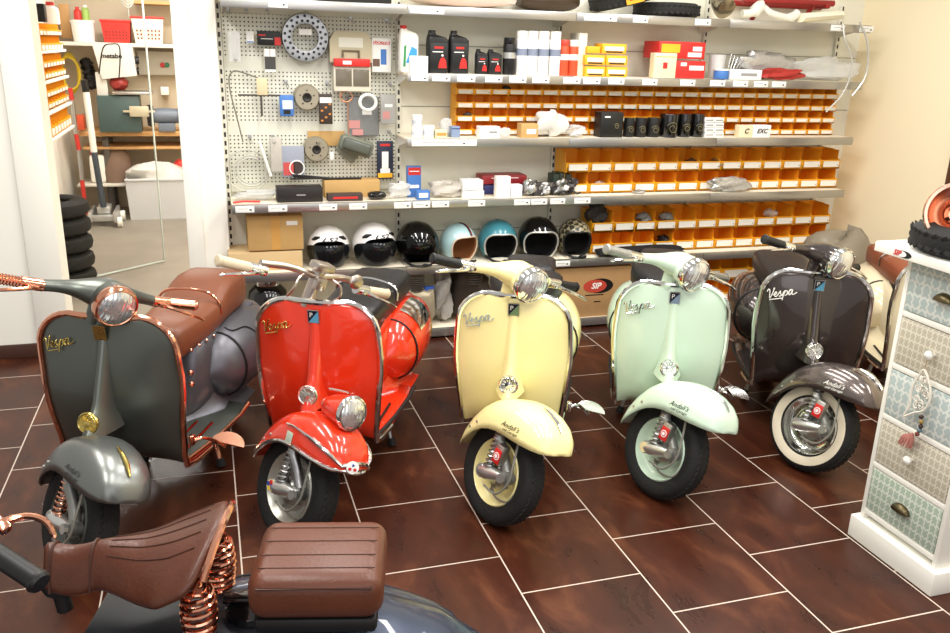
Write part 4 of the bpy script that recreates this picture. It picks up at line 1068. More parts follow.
def tartan():
    M = bpy.data.materials.new('helmet_tartan'); M.use_nodes = True; nt = M.node_tree; b = nt.nodes['Principled BSDF']
    tc = nt.nodes.new('ShaderNodeTexCoord'); ck = nt.nodes.new('ShaderNodeTexChecker'); ck.inputs['Scale'].default_value = 34
    ck.inputs['Color1'].default_value = (*lin((52, 50, 40)), 1); ck.inputs['Color2'].default_value = (*lin((150, 140, 112)), 1)
    nt.links.new(tc.outputs['Object'], ck.inputs['Vector']); nt.links.new(ck.outputs[0], b.inputs['Base Color']); b.inputs['Roughness'].default_value = .25
    return M
helmet('open-face helmet with dark chequered shell beside the yellow bins', 573, 214, 255, 31, tartan(), dk_line, black, -.1)
# cartons left of the helmets
tapem = mat('packing_tape', (206, 156, 84), .3)
o = pbox('carton', 'flat open cardboard tray under the taped carton', 'carton', 229, 303, 250, 268, 'fifth', [mat('card_pale', (206, 178, 132), .8)], 4.94, .24)
pbox('carton', 'taped cardboard carton with white sticker left of the white helmets', 'carton', 249, 304, 222, 256, 'fifth', [card, paper, tapem], 4.95, .22, extra=many(front_label(.3, .78, .2, .12), front_label(0, .5, .16, .98, 2, .0006), lambda bm, w, h, d: box(bm, (0, d/2, h), (w*.16, d*.98, .0012), 0, None, 2)), z=ZT['fifth']+.118)
# dark folded garment
bm = nb(); blob(bm, (0, 0, .025), (.60, .13, .05), 11, .12, 26, e=.6); o = obj('folded_garment', bm, mat('black_fabric', (20, 20, 22), .85)); o.location = (at(640, 255, 4.86).x, 4.90, ZT['fifth']+.004); tag(o, 'folded black garment lying before the bins on the helmet shelf', 'garment')
bag('plastic_bag', 'black mesh bag spilling from the leftmost bin beside the helmets', 'bag', 589, 609, 205, 224, 4.97, mat('mesh_black', (48, 46, 46), .6, alpha=.85, bump=1), .09, 23)
# ------------------------------------------------------------------ bottom shelf
def sip(bm, w, h, d):
    n = 26; E1 = [(.02*w+.16*w*math.cos(2*PI*j/n), .62*h+.15*h*math.sin(2*PI*j/n)) for j in range(n)]
    prism(bm, E1, .001, T(0.10*w, -.0006, 0), 1); E2 = [(x-.03*w, z) for x, z in [(.02*w+.14*w*math.cos(2*PI*j/n), .62*h+.13*h*math.sin(2*PI*j/n)) for j in range(n)]]
    prism(bm, E2, .001, T(0.07*w, -.0012, 0), 2); t = text_bm('SIP', .055, .0005, .25, True); join(bm, t, T(.07*w, -.0022, .62*h), 3)
    box(bm, (.06*w, -.0006, .44*h), (.22*w, .001, .02*h), 0, None, 1); box(bm, (.1*w, -.0006, .30*h), (.08*w, .001, .02*h), 0, None, 1)
pbox('carton', 'large brown cardboard carton with red and black oval logo', 'carton', 546, 628, 269, 318, 'bottom', [mat('card_mid', (176, 138, 92), .8, noise=.1), black, mat('logo_red', (190, 70, 54), .5), paper], 4.89, .28, extra=sip)
eng = thing('engine_block', 'beige scooter engine casing on the bottom shelf beside the red cowl', 'engine', (at(418, 320, 4.95).x, 4.98, ZT['bottom']))
bm = nb(); blob(bm, (0, 0, .14), (.20, .18, .24), 6, .25, 20, e=.6); box(bm, (0, 0, .03), (.16, .16, .06), .01); obj('casing', bm, mat('cast_beige', (176, 164, 140), .45, .5, bump=.5, bscale=30), eng)
bm = nb(); lathe(bm, [(0, -.10), (.06, -.10), (.07, -.08), (.07, -.02), (0, -.02)], 20, T(.03, 0, .12) @ rot('X', 90) ); obj('flywheel_cover', bm, alu, eng)
bm = nb()
for i in range(7): lathe(bm, [(.03, 0), (.058, 0), (.058, .005), (.03, .005)], 16, T(-.02, -.03, .24+.014*i))
obj('cylinder_fins', bm, steel, eng)
pbox('carton', 'small bright blue packet resting on the engine casing', 'packet', 425, 434, 293, 302, 'bottom', mat('packet_blue', (50, 96, 190), .4), 4.93, .03, z=.262)
bag('wrapped_part', 'engine part wrapped in crumpled clear plastic beside the yellow scooter', 'wrapped part', 435, 454, 285, 326, 4.93, mat('wrap_grey', (186, 182, 176), .22, .2, alpha=.9, bump=1, bscale=30), .13, 19, 'bottom', None, .35)
e2 = thing('engine_block', 'dark greasy engine block under the yellow handlebar grip', 'engine', (at(468, 300, 5.02).x, 5.03, ZT['bottom']))
bm = nb(); blob(bm, (0, 0, .17), (.24, .18, .32), 16, .2, 20, e=.6); obj('casing', bm, mat('cast_dark', (66, 56, 50), .5, .4, bump=.5, bscale=30), e2)
bm = nb()
for i in range(6): lathe(bm, [(.02, 0), (.07, 0), (.07, .006), (.02, .006)], 18, T(.02, -.02, .25+.016*i))
obj('cylinder_fins', bm, mat('cast_grey', (120, 112, 104), .45, .6), e2)
cn = thing('canister', 'rounded black container with silver lid behind the red handlebar', 'container', (at(268, 290, 4.98).x, 5.0, ZT['bottom']))
bm = nb(); lathe(bm, [(0, 0), (.09, 0), (.115, .03), (.12, .20), (.11, .27), (.07, .31), (0, .315)], 28); obj('body', bm, gloss_black, cn)
bm = nb(); lathe(bm, [(.07, .305), (.075, .33), (.07, .365), (.05, .375), (0, .375)], 24); obj('lid', bm, chrome, cn)
# ------------------------------------------------------------------ top shelf
def seat_shell(name, label, px0, px1, y1, h, m, Yf=4.95, d=.24, seed=2):
    a, b = at(px0, y1, Yf), at(px1, y1, Yf); w = b.x-a.x
    bm = nb(); rows = []
    for i in range(15):
        t = i/14; k2 = math.sin(PI*min(1, max(.03, .04+.93*t)))**.35
        rows.append([Vector((w*(t-.5), d/2*k2*math.copysign(abs(math.cos(q))**.6, math.cos(q)), h/2+h/2*k2*math.copysign(abs(math.sin(q))**.6, math.sin(q)))) for q in [2*PI*j/18 for j in range(18)]])
    loft(bm, rows, True, (True, True)); o = obj(name, bm, m); o.location = ((a.x+b.x)/2, Yf+d/2, ZT['top']+.001); return tag(o, label, 'seat' if 'seat' in name else 'parcel')
pbox('carton', 'brown cardboard box at the left end of the top shelf', 'carton', 220, 268, -8, 5, 'top', card, 4.92, .22)
pbox('tool_tray', 'shallow black tray on the top shelf above the pegboard', 'tray', 268, 392, -2, 8, 'top', black, 4.92, .22, bev=.01)
bag('parcel', 'long pinkish plastic-wrapped parcel on the top shelf', 'parcel', 412, 524, -14, 8, 4.92, mat('parcel_pink', (206, 186, 178), .3, bump=.8, bscale=30), .22, 27, 'top', None, .08)
seat_shell('scooter_seat', 'dark brown leather seat on the top shelf left of the tyres', 525, 584, 11, .13, mat('seat_dark_brown', (58, 44, 30), .35))
def tyre_bm(R, r, M=None, n=40, tread=True):
    bm = nb(); lathe(bm, [(R-2*r+.004, -r*.7), (R-1.5*r, -r*1.0), (R-.7*r, -r*.98), (R-.15*r, -r*.6), (R, 0), (R-.15*r, r*.6), (R-.7*r, r*.98), (R-1.5*r, r*1.0), (R-2*r+.004, r*.7), (R-2*r-.002, 0)], n, M, 0, True)
    if tread:
        for k2 in range(36):
            for s in (-1, 1):
                b = T(0, 0, 0) @ Matrix.Rotation(2*PI*k2/36+(.08 if s > 0 else 0), 4, 'Z') @ T(R-.0055, 0, s*r*.42) @ Matrix.Rotation(s*.5, 4, 'X') @ rot('Y', s*22)
                box(bm, (0, 0, 0), (.006, .022, r*.46), .001, (M @ b) if M is not None else b)
    return bm
t1 = obj('tyre', tyre_bm(.215, .045), rubber); a = at(655, 6, 4.96); t1.location = (a.x-.02, 5.035, ZT['top']+.1535); t1.rotation_euler = (-.25, 0, 0)
t1.rotation_euler = (0, math.radians(-15), 0); t1.location = (at(632, 10, 4.93).x, 5.06, ZT['top']+.108); tag(t1, 'black scooter tyre with yellow sticker, upper of two on the top shelf', 'tyre', 'tyres on the top shelf')
bm = nb(); box(bm, (0, 0, 0), (.11, .003, .06), 0); box(bm, (0, -.002, 0), (.07, .002, .02), 0, None, 1)
st_ = obj('sticker', bm, [mat('sticker_orange', (250, 170, 40), .4), redbox], t1, Matrix.Rotation(-.15, 4, 'Z') @ T(.0, -.219, -.005))
t2 = obj('tyre', tyre_bm(.21, .042), rubber); t2.location = (at(676, 16, 4.93).x, 5.055, ZT['top']+.0432); tag(t2, 'black scooter tyre lying flat, lower of two on the top shelf', 'tyre', 'tyres on the top shelf')
ex = nb(); tube(ex, cat_rom([(0, 0, .12), (0, -.02, .06), (.0, -.06, .0), (.0, -.10, -.03)], 5), [.07]*5+[.068]*5+[.066]*5+[.05], 20)
o = obj('exhaust', ex, mat('exhaust_metal', (150, 140, 120), .25, .9)); o.location = (at(722, 20, 4.9).x, 4.97, ZT['top']+.085); tag(o, 'shiny silver exhaust can standing on the top shelf', 'exhaust')
bm = nb(); tube(bm, cat_rom([(0, 0, .04), (.08, 0, .05), (.15, .02, .09), (.22, .0, .05), (.36, 0, .03), (.42, 0, .06)], 5), [.025]*6+[.04]*5+[.022]*9+[.03]*6, 12); o = obj('fork_leg', bm, mat('part_pale', (214, 214, 204), .4)); recentre(o); o.location = (at(772, 20, 4.95).x, 4.98, ZT['top']+.001); tag(o, 'pale painted scooter fork leg lying on the top shelf', 'scooter part')
bm = nb(); rows = []
for i in range(9):
    t = i/8; rows.append([Vector((.30*(t-.5), .06*math.cos(q), .03+.03*math.sin(q)+.03*t)) for q in [PI*j/10*2 for j in range(10)]])
loft(bm, rows, True, (True, True)); o = obj('body_panel', bm, mat('part_cream', (236, 230, 206), .35)); o.location = (at(826, 20, 4.88).x, 4.95, ZT['top']+.001); tag(o, 'cream body panel at the right end of the top shelf', 'scooter part')
bm = nb()
tube(bm, [(-.35, 0, .11), (.35, 0, .12)], .02, 10); tube(bm, [(-.2, 0, .11), (-.2, .1, .0)], .016, 10); tube(bm, [(.2, 0, .115), (.2, .1, .0)], .016, 10); tube(bm, [(-.35, .12, .10), (.35, .12, .10)], .02, 10); box(bm, (.3, .06, .11), (.04, .16, .05), .01)
o = obj('frame_part', bm, mat('part_red', (150, 40, 38), .4)); o.location = (at(792, 8, 5.0).x, 5.04, ZT['top']+.015); tag(o, 'dark red tubular frame part behind the pale parts on the top shelf', 'scooter part')

# a few parts lying in the open bins
for px, py, lv, Y_, c_, w_ in ((600, 186, 'pale bagged parts in the lower medium bin nearest the green boxes', 5.02, plastic_bag, .10), (691, 163, 'brownish parts in an upper medium bin above the metal levers', 5.02, mat('parts_brown', (96, 66, 52), .5), .10), (716, 163, 'greyish parts in an upper medium bin right of the brownish ones', 5.02, steel, .09),
                           (643, 217, 'clear bagged parts in an upper bin behind the folded garment', 5.02, grey_bag, .10), (666, 217, 'smoky bagged parts in an upper bin over the mint handlebar', 5.02, grey_bag, .10), (663, 239, 'dark round part in a lower bin above the mint handlebar', 5.02, black, .08), (770, 213, 'clear bag in an upper bin left of the charcoal handlebar', 5.02, plastic_bag, .10)):
    p_ = at(px, py, Y_); bm = nb(); blob(bm, (0, 0, 0), (w_, .10, .055), int(px), .25, 16); o = obj('spare_part', bm, c_); o.location = p_; tag(o, lv, 'spare part')
# ------------------------------------------------------------------ drawer cabinet (faces -X)
def damask(name, c1, c2, sc):
    M = bpy.data.materials.new(name); M.use_nodes = True; nt = M.node_tree; b = nt.nodes['Principled BSDF']
    tc = nt.nodes.new('ShaderNodeTexCoord'); sp = nt.nodes.new('ShaderNodeSeparateXYZ'); nt.links.new(tc.outputs['Object'], sp.inputs[0])
    def mth(op, a, v=0.0):
        n = nt.nodes.new('ShaderNodeMath'); n.operation = op
        if isinstance(a, (int, float)): n.inputs[0].default_value = a
        else: nt.links.new(a, n.inputs[0])
        if isinstance(v, (int, float)): n.inputs[1].default_value = v
        else: nt.links.new(v, n.inputs[1])
        return n.outputs[0]
    y = mth('MULTIPLY', sp.outputs['Y'], sc); z = mth('MULTIPLY', sp.outputs['Z'], sc*.75)
    a = mth('ADD', mth('SINE', mth('ADD', y, z)), mth('SINE', mth('SUBTRACT', y, z)))
    c = mth('MULTIPLY', mth('SINE', mth('MULTIPLY', y, 3)), mth('SINE', mth('MULTIPLY', z, 4)))
    v = mth('ADD', mth('ABSOLUTE', a), mth('MULTIPLY', c, .55))
    cr = nt.nodes.new('ShaderNodeValToRGB'); e = cr.color_ramp.elements; e[0].position = .42; e[0].color = (*lin(c2), 1); e[1].position = .62; e[1].color = (*lin(c1), 1)
    nt.links.new(v, cr.inputs[0]); nt.links.new(cr.outputs[0], b.inputs['Base Color']); b.inputs['Roughness'].default_value = .6
    return M
cabw = mat('cabinet_white', (244, 242, 232), .45)
CX, CY0, CY1, CH, CDP = 2.30, 1.905, 2.27, 1.125, .36
cab = thing('drawer_cabinet', 'tall narrow white cabinet with five patterned drawers at the right', 'cabinet', (CX+CDP/2, (CY0+CY1)/2, 0))
cw, cd_ = CY1-CY0, CDP
bm = nb()
t = .018
for s in (-1, 1): box(bm, (0, s*(cw/2-t/2), .58), (cd_, t, 1.04), .002)
box(bm, (cd_/2-t/2, 0, .58), (t, cw-2*t, 1.04)); 
z0, z1 = .125, 1.108; dh = (z1-z0)/5
for i in range(6): box(bm, (.0, 0, z0+dh*i), (cd_, cw-2*t, .020), .001)
obj('carcass', bm, cabw, cab)
bm = nb(); box(bm, (0, 0, .045), (cd_+.045, cw+.045, .09), .004); obj('plinth', bm, cabw, cab)
bm = nb(); box(bm, (0, 0, CH+.012), (cd_+.18, cw+.14, .034), .003); obj('top', bm, cabw, cab)
bm = nb(); MS = T(-cd_/2-.0905, cw/2-.025, CH+.012) @ rot('Z', -90)
n = 24; prism(bm, [(.04+.034*math.cos(2*PI*j/n), .0125*math.sin(2*PI*j/n)) for j in range(n)], .001, MS); prism(bm, [(.028+.024*math.cos(2*PI*j/n), .0105*math.sin(2*PI*j/n)) for j in range(n)], .0016, MS, 2)
join(bm, text_bm('SIP', .026, .0005, .25, True), MS @ T(.012, -.0018, 0), 1)
obj('maker_sticker', bm, [black, red_m, paper], cab)
dm_b = damask('drawer_paper_bluegrey', (176, 190, 188), (214, 218, 212), 95); dm_c = damask('drawer_paper_beige', (186, 178, 158), (216, 210, 194), 140); dm_g = damask('drawer_paper_green', (160, 176, 160), (206, 212, 198), 125)
kinds = ['cup', 'knob', None, 'knob', 'cup']
pulls = []
for i in range(5):
    zc = z1-dh*(i+.5)
    bm = nb(); box(bm, (-cd_/2+.009, 0, 0), (.018, cw-2*t-.006, dh-.028), .002)
    dr = obj('drawer', bm, [dm_b, dm_c, dm_b, dm_c, dm_g][i], cab, T(0, 0, zc))
    if kinds[i] == 'cup':
        bm = nb(); rows = []
        for k2 in range(9):
            a = PI*k2/8; rows.append([Vector((-.024*math.sin(b2)*math.sin(a)**.5, .040*math.cos(a), .028*math.sin(a)*math.cos(b2)-.008)) for b2 in [PI/2*q/6 for q in range(7)]])
        loft(bm, rows)
        obj('cup_pull', bm, mat('aged_brass', (92, 82, 58), .35, .9), dr, T(-cd_/2-.002, 0, 0))
    elif kinds[i] == 'knob':
        bm = nb(); lathe(bm, [(.006, 0), (.007, .010), (.015, .018), (.016, .026), (.010, .033), (0, .035)], 18, rot('Y', -90)); obj('drawer_knob', bm, white, dr, T(-cd_/2, 0, 0))
# hanging ornament from the second knob
oz = z1-dh*1.5
orn = thing('hanging_ornament', 'white filigree bird ornament with beads and a faded red tassel on a drawer knob', 'ornament', (CX-.022, (CY0+CY1)/2+.006, oz-.30))
bm = nb()
MO = T(0, 0, 0) @ rot('Z', -90)
out = cat_rom([(.0, .235), (.03, .20), (.045, .15), (.03, .10), (-.01, .07), (-.035, .05), (-.02, .09), (-.035, .12), (-.03, .17), (-.015, .21)], 5, True) if False else cat_rom([(.0, 0, .245), (.03, 0, .21), (.046, 0, .16), (.032, 0, .11), (-.005, 0, .085), (-.045, 0, .055), (-.03, 0, .10), (-.034, 0, .14), (-.03, 0, .18), (-.015, 0, .22)], 5, True)
tube(bm, out, .004, 6, MO, 0, True)
rn = random.Random(3)
for k2 in range(16):
    x, z = rn.uniform(-.02, .03), rn.uniform(.11, .225)
    tube(bm, [(x+.011*math.cos(q*PI/4), 0, z+.011*math.sin(q*PI/4)) for q in range(8)], .0026, 5, MO, 0, True)
obj('filigree_body', bm, mat('filigree_white', (232, 226, 212), .5), orn)
bm = nb(); tube(bm, [MO @ Vector(p) for p in ((0, 0, .245), (.004, .0, .29), (.0, 0, .306))], .0015, 5); obj('cord', bm, mat('jute_cord', (168, 140, 100), .8), orn)
for k2, (x, z, c) in enumerate(((.03, .085, (60, 44, 34)), (.034, .068, (150, 120, 60)), (.036, .052, (60, 44, 34)), (.034, .036, (90, 110, 120)), (.028, .02, (120, 60, 40)))):
    bm = nb(); blob(bm, MO @ Vector((x, -.004, z)), (.017, .017, .017), 1, 0, 10); obj('bead', bm, mat('bead_%d' % k2, c, .3), orn)
bm = nb()
for k2 in range(14):
    a = k2*2*PI/14; tube(bm, [MO @ Vector((.01, -.004, .012)), MO @ Vector((-.005+.02*math.cos(a), -.006+.012*math.sin(a), -.01)), MO @ Vector((-.012+.026*math.cos(a), -.006+.014*math.sin(a), -.042))], [.004, .005, .003], 5)
obj('tassel', bm, mat('tassel_faded_red', (176, 116, 104), .85), orn)
# tyre and copper ring on the cabinet
ty = obj('tyre', tyre_bm(.205, .046), rubber); ty.location = (2.40, 2.10, CH+.0295+.0475); tag(ty, 'black scooter tyre lying on top of the drawer cabinet', 'tyre')
bm = nb(); blob(bm, (0, 0, 0), (.20, .20, .06), 2, .15, 16, e=.8); o = obj('wrapped_cloth', bm, mat('cloth_blue', (120, 130, 180), .6, bump=.5, bscale=40)); o.location = (2.42, 2.12, CH+.075); tag(o, 'bluish wrapped cloth lying inside the tyre on the cabinet', 'cloth')
cr_ = thing('headlamp_ring', 'polished copper lamp shell leaning on the tyre atop the cabinet', 'lamp shell', tuple(at(957, 214, 2.12)-Vector((0, 0, .098))))
MC = T(0, 0, .098) @ rot('Z', -38) @ rot('X', 78)
bm = nb(); lathe(bm, [(.085, .0), (.097, .005), (.103, .018), (.099, .030), (.090, .028), (.086, .01), (.08, -.03), (.05, -.07), (.02, -.08), (0, -.08)], 36, MC); obj('ring', bm, mat('pale_copper', (238, 190, 164), .2, 1), cr_)
bm = nb(); lathe(bm, [(.02, -.05), (.03, -.045), (.02, -.03), (0, -.028)], 16, MC); obj('bulb_socket', bm, copper, cr_)
# plastic-covered pile by the right wall
bm = nb(); blob(bm, (0, 0, .30), (.60, .42, .60), 9, .14, 24, e=.8); o = obj('plastic_cover', bm, mat('cover_plastic', (140, 130, 112), .3, alpha=.9, bump=1, bscale=12)); zmin = min(v.co.z for v in o.data.vertices); o.location = (4.02, 4.52, -zmin); tag(o, 'heap under a crumpled grey plastic cover by the right wall', 'cover')
# ------------------------------------------------------------------ foreground scooter
fr, FD, FSD = scooter('dark_blue_scooter', 'dark blue and green scooter with sprung brown saddle, cropped at the lower left', (-.98, 1.80), 104, p_navy, copper, 62, LEATHER, None, p_navy, grip_m=black, emblem=brass, crest=brass, W=.26, lever=copper, script=False, badge='G', bx=.085, bz=.125, flip=-1.9)
def sprung_saddle():
    DSx = FD @ Matrix.Translation((0, .055, 0))
    bm = nb(); rows = []
    N = 16
    for i in range(22):
        t = i/21
        y = .60+.335*t
        w = .045+.012*math.sin(t*4) if t < .25 else .047+(.115)*min(1, (t-.25)/.5)**1.3
        if t > .9: w -= .03*((t-.9)/.1)**2
        zt2 = .80-.012*math.sin(PI*min(1, t/.3)) + .018*max(0, t-.25) + .055*max(0, t-.55)**1.4*2.9
        row = []
        for j in range(N+1):
            u = -1+2*j/N
            row.append(Vector((u*w, y+.02*(1-u*u)*t*t, zt2-(.085 if t < .3 else .085-.02*t)*abs(u)**2.4+ (.012*(1-u*u)*0))))
        rows.append(row)
    loft(bm, rows); so = obj('saddle_seat', bm, LEATHER, fr, DSx)
    md = so.modifiers.new('thickness', 'SOLIDIFY'); md.thickness = .02; md.offset = -1
    md = so.modifiers.new('round', 'SUBSURF'); md.levels = md.render_levels = 1
    bm = nb()
    for i in (1, 6):
        tube(bm, [v+Vector((0, 0, .002)) for v in rows[i]], .003, 6)
    for u in (4, 6, 8, 10, 12):
        tube(bm, [rows[i][u]+Vector((0, 0, .0005)) for i in range(8, 20)], .0014, 5)
    obj('seat_seam', bm, mat('leather_seam', (62, 33, 22), .5), so)
    bm = nb(); tube(bm, [rows[21][j]+Vector((0, .006, -.006)) for j in range(N+1)], .0075, 8)
    tube(bm, cat_rom([rows[21][0]+Vector((0, .0, -.01)), Vector((-.12, .90, .77)), Vector((-.05, .80, .735)), Vector((.05, .80, .735)), Vector((.12, .90, .77)), rows[21][N]+Vector((0, .0, -.01))], 5), .006, 8)
    obj('seat_frame', bm, copper, fr, DSx)
    for s in (-1, 1):
        bm = nb()
        hh = .115
        tube(bm, [(s*.085+(.026+.006*math.sin(PI*t))*math.cos(2*PI*7*t), .915+(.026+.006*math.sin(PI*t))*math.sin(2*PI*7*t), .635+hh*t+.0) for t in [i/126 for i in range(127)]], .0052, 7)
        lathe(bm, [(0, 0), (.022, 0), (.022, .01), (0, .01)], 14, T(s*.085, .915, .625)); lathe(bm, [(0, 0), (.02, 0), (.02, .012), (0, .012)], 14, T(s*.085, .915, .632+hh))
        obj('seat_spring', bm, copper, fr, DSx)
    bm = nb(); tube(bm, [(0, .62, .64), (0, .61, .72)], .016, 10); blob(bm, (0, .615, .70), (.07, .07, .05), 2, .05, 12); obj('nose_mount', bm, black, fr, DSx)
    bm = nb(); lathe(bm, [(0, 0), (.055, 0), (.055, .015), (.04, .022), (0, .024)], 24, T(0, 1.0, .632)); box(bm, (0, 1.0, .662), (.025, .12, .016), .006); obj('fuel_cap', bm, gloss_black, fr, DSx)
    DSx = FD
    bm = nb(); box(bm, (0, 1.20, .735), (.235, .265, .10), .035, seg=5); pp = obj('pillion_pad', bm, mat('brown_leather_pad', (92, 50, 33), .38, noise=.18, nscale=12, bump=.15, bscale=120), fr, DSx)
    bm = nb()
    for x in (-.07, -.02, .03, .075): tube(bm, [(x, 1.085, .7855), (x, 1.315, .7855)], .0011, 5)
    tube(bm, [(s_*.1165, y_, .765) for s_, y_ in ((-1, 1.09), (-1, 1.31), (1, 1.31), (1, 1.09))], .0025, 5, closed=True)
    obj('pad_seam', bm, mat('leather_seam', (62, 33, 22), .5), pp)
    bm = nb(); box(bm, (0, 1.20, .672), (.215, .24, .035), .01); obj('pad_base', bm, black, fr, DSx)
    bm = nb(); box(bm, (0, .98, .618), (.17, .50, .02), .008); obj('seat_plate', bm, mat('plate_dark', (30, 32, 38), .35), fr, DSx)
sprung_saddle()
# ------------------------------------------------------------------ workshop behind the doorway
conc = mat('workshop_concrete', (142, 134, 122), .45, noise=.25, nscale=3)
wsw = mat('workshop_wall', (206, 192, 168), .8); wsl = mat('workshop_wall_white', (240, 236, 226), .8)
wall('floor_2', -1.6, 1.2, 5.2, 9.9, -.1, .0, conc)
wall('wall_workshop_back', -1.6, 1.2, 9.75, 9.85, 0, 2.7, wsw)
wall('wall_workshop_left', -1.45, -1.35, 5.3, 9.75, 0, 2.7, wsl)
wall('wall_workshop_right', 1.1, 1.2, 5.3, 9.75, 0, 2.7, wsw)
WY = 9.15
def ws(name, label, cat, x0, x1, y0, y1, m, Y=WY, depth=.2, bev=.004, extra=None, group=None, taper=0, zb=None):
    a, b = at(x0, y1, Y), at(x1, y1, Y); h = at((x0+x1)/2, y0, Y).z-a.z; w = b.x-a.x
    bm = nb(); box(bm, (0, depth/2, h/2), (w, depth, h), bev)
    if taper:
        for v in bm.verts:
            k2 = 1-taper*(1-max(0, min(1, v.co.z/h))); v.co.x *= k2; v.co.y = depth/2+(v.co.y-depth/2)*k2
    if extra: extra(bm, w, h, depth)
    o = obj(name, bm, m if isinstance(m, list) else [m]); o.location = ((a.x+b.x)/2, Y, a.z if zb is None else zb); return tag(o, label, cat, group)
wood = mat('bench_wood', (206, 160, 104), .5, noise=.15, nscale=6)
# bench
bn = thing('workbench', 'wooden workbench under the band saw in the back workshop', 'workbench', (-.35, 9.42, 0))
zb = at(130, 133, 9.05).z
bm = nb(); box(bm, (0, .1, zb-.03), (1.7, .5, .05), .004); obj('bench_top', bm, wood, bn)
bm = nb(); box(bm, (0, .1, at(130, 151, 9.05).z), (1.66, .46, .025), .003); obj('lower_shelf', bm, wood, bn)
for x in (-.62, .8):
    for y in (-.08, .30):
        bm = nb(); box(bm, (x, y, (zb-.055)/2), (.06, .06, zb-.055), .003); obj('leg', bm, mat('bench_leg_dark', (90, 84, 78), .6), bn)
# band saw
bs = thing('band_saw', 'grey and white band saw with dark green base cover on the workbench', 'band saw', (at(115, 130, 9.2).x, 9.3, zb-.004))
a = at(96, 130, 9.2); bx_ = bs.location.x
def bsr(x0, x1, y0, y1): 
    p, q = at(x0, y1, 9.2), at(x1, y0, 9.2); return (p.x+q.x)/2-bx_, (p.z+q.z)/2-bs.location.z, q.x-p.x, q.z-p.z
cx, cz, w, h = bsr(97, 132, 46, 79); bm = nb(); prism(bm, [(cx-w/2-.01, cz+h/2), (cx+w/2, cz+h/2), (cx+w/2+.02, cz-h*.38), (cx-w*.36, cz-h/2), (cx-w*.42, cz-h*.2)], .2); hs = obj('upper_housing', bm, mat('saw_grey', (212, 208, 198), .4), bs)
t_ = text_bm('metabo', .062, .001, 0, True); obj('maker_lettering', t_, black, hs, T(cx-.02, -.104, cz+.06))
cx, cz, w, h = bsr(100, 139, 96, 130); h2 = cz+h/2; bm = nb(); box(bm, (cx, 0, h2/2), (w, .26, h2), .006); obj('base_cover', bm, mat('saw_green', (70, 88, 86), .4), bs)
cx, cz, w, h = bsr(97, 106, 76, 97); bm = nb(); box(bm, (cx, 0, cz), (w, .12, h+.06), .006); obj('saw_column', bm, mat('saw_grey', (212, 208, 198), .4), bs)
cx, cz, w, h = bsr(113, 152, 91, 95); bm = nb(); box(bm, (cx, -.02, cz), (w, .28, .03), .004); obj('saw_table', bm, alu, bs)
cx, cz, w, h = bsr(108, 128, 77, 90); bm = nb(); blob(bm, (cx, 0, cz), (w, .16, h), 4, .15, 14); obj('motor', bm, mat('motor_red', (150, 50, 44), .4), bs)
for yy in (57, 68):
    cx, cz, w, h = bsr(132, 138, yy, yy+7); bm = nb(); lathe(bm, [(0, 0), (.035, 0), (.035, .05), (0, .05)], 14, T(cx-.02, 0, cz) @ rot('Y', 90)); obj('tension_knob', bm, black, bs)
bm = nb(); p0 = bs.location
tube(bm, cat_rom([at(q, r, 9.08)-p0 for q, r in ((99, 74), (103, 48), (112, 44), (119, 46), (120, 60), (119, 78))], 5), .007, 6); obj('power_cord', bm, black, bs)
cx, cz, w, h = bsr(124, 155, 106, 116); bm = nb(); box(bm, (cx, -.16, cz), (w*.6, .04, h), .004); box(bm, (cx, -.16, cz), (w, .03, .02), .003); obj('rip_fence', bm, mat('fence_beige', (196, 186, 160), .4, .3), bs)
# wall box, socket, grinder
eb = thing('control_box', 'grey wall box with red and green push buttons right of the band saw', 'switch box', tuple(at(157, 75, 9.615)))
p, q = at(139, 75, 9.6), at(175, 52, 9.6); bm = nb(); box(bm, ((p.x+q.x)/2-eb.location.x, .06, (q.z-p.z)/2), (q.x-p.x, .15, q.z-p.z), .006); obj('case', bm, mat('box_grey', (196, 190, 176), .5), eb)
for px, c in ((162.5, (190, 40, 36)), (167, (40, 120, 80))):
    r = at(px, 65, 9.58)-eb.location; bm = nb(); lathe(bm, [(0, 0), (.026, 0), (.024, .02), (0, .022)], 14, T(r.x, -.02, r.z) @ rot('X', 90)); obj('push_button', bm, mat('button_%d' % c[0], c, .4), eb)
ws('socket_box', 'small white socket box below the grey wall box', 'socket', 161, 169, 87, 95, white, 9.6, .12)
gr = thing('bench_grinder', 'dark bench grinder on the right of the workbench', 'grinder', (at(167, 130, 9.2).x, 9.3, zb-.004))
for s in (-1, 1):
    bm = nb(); lathe(bm, [(0, -.03), (.10, -.03), (.11, 0), (.10, .03), (0, .03)], 20, T(s*.15, 0, .15) @ rot('Y', 90)); obj('wheel_guard', bm, mat('grinder_dark', (56, 54, 56), .4, .3), gr)
bm = nb(); lathe(bm, [(0, -.12), (.07, -.12), (.08, 0), (.07, .12), (0, .12)], 18, T(0, 0, .15) @ rot('Y', 90)); box(bm, (0, 0, .04), (.16, .14, .08), .006); obj('motor', bm, mat('grinder_blue', (110, 118, 130), .4), gr)
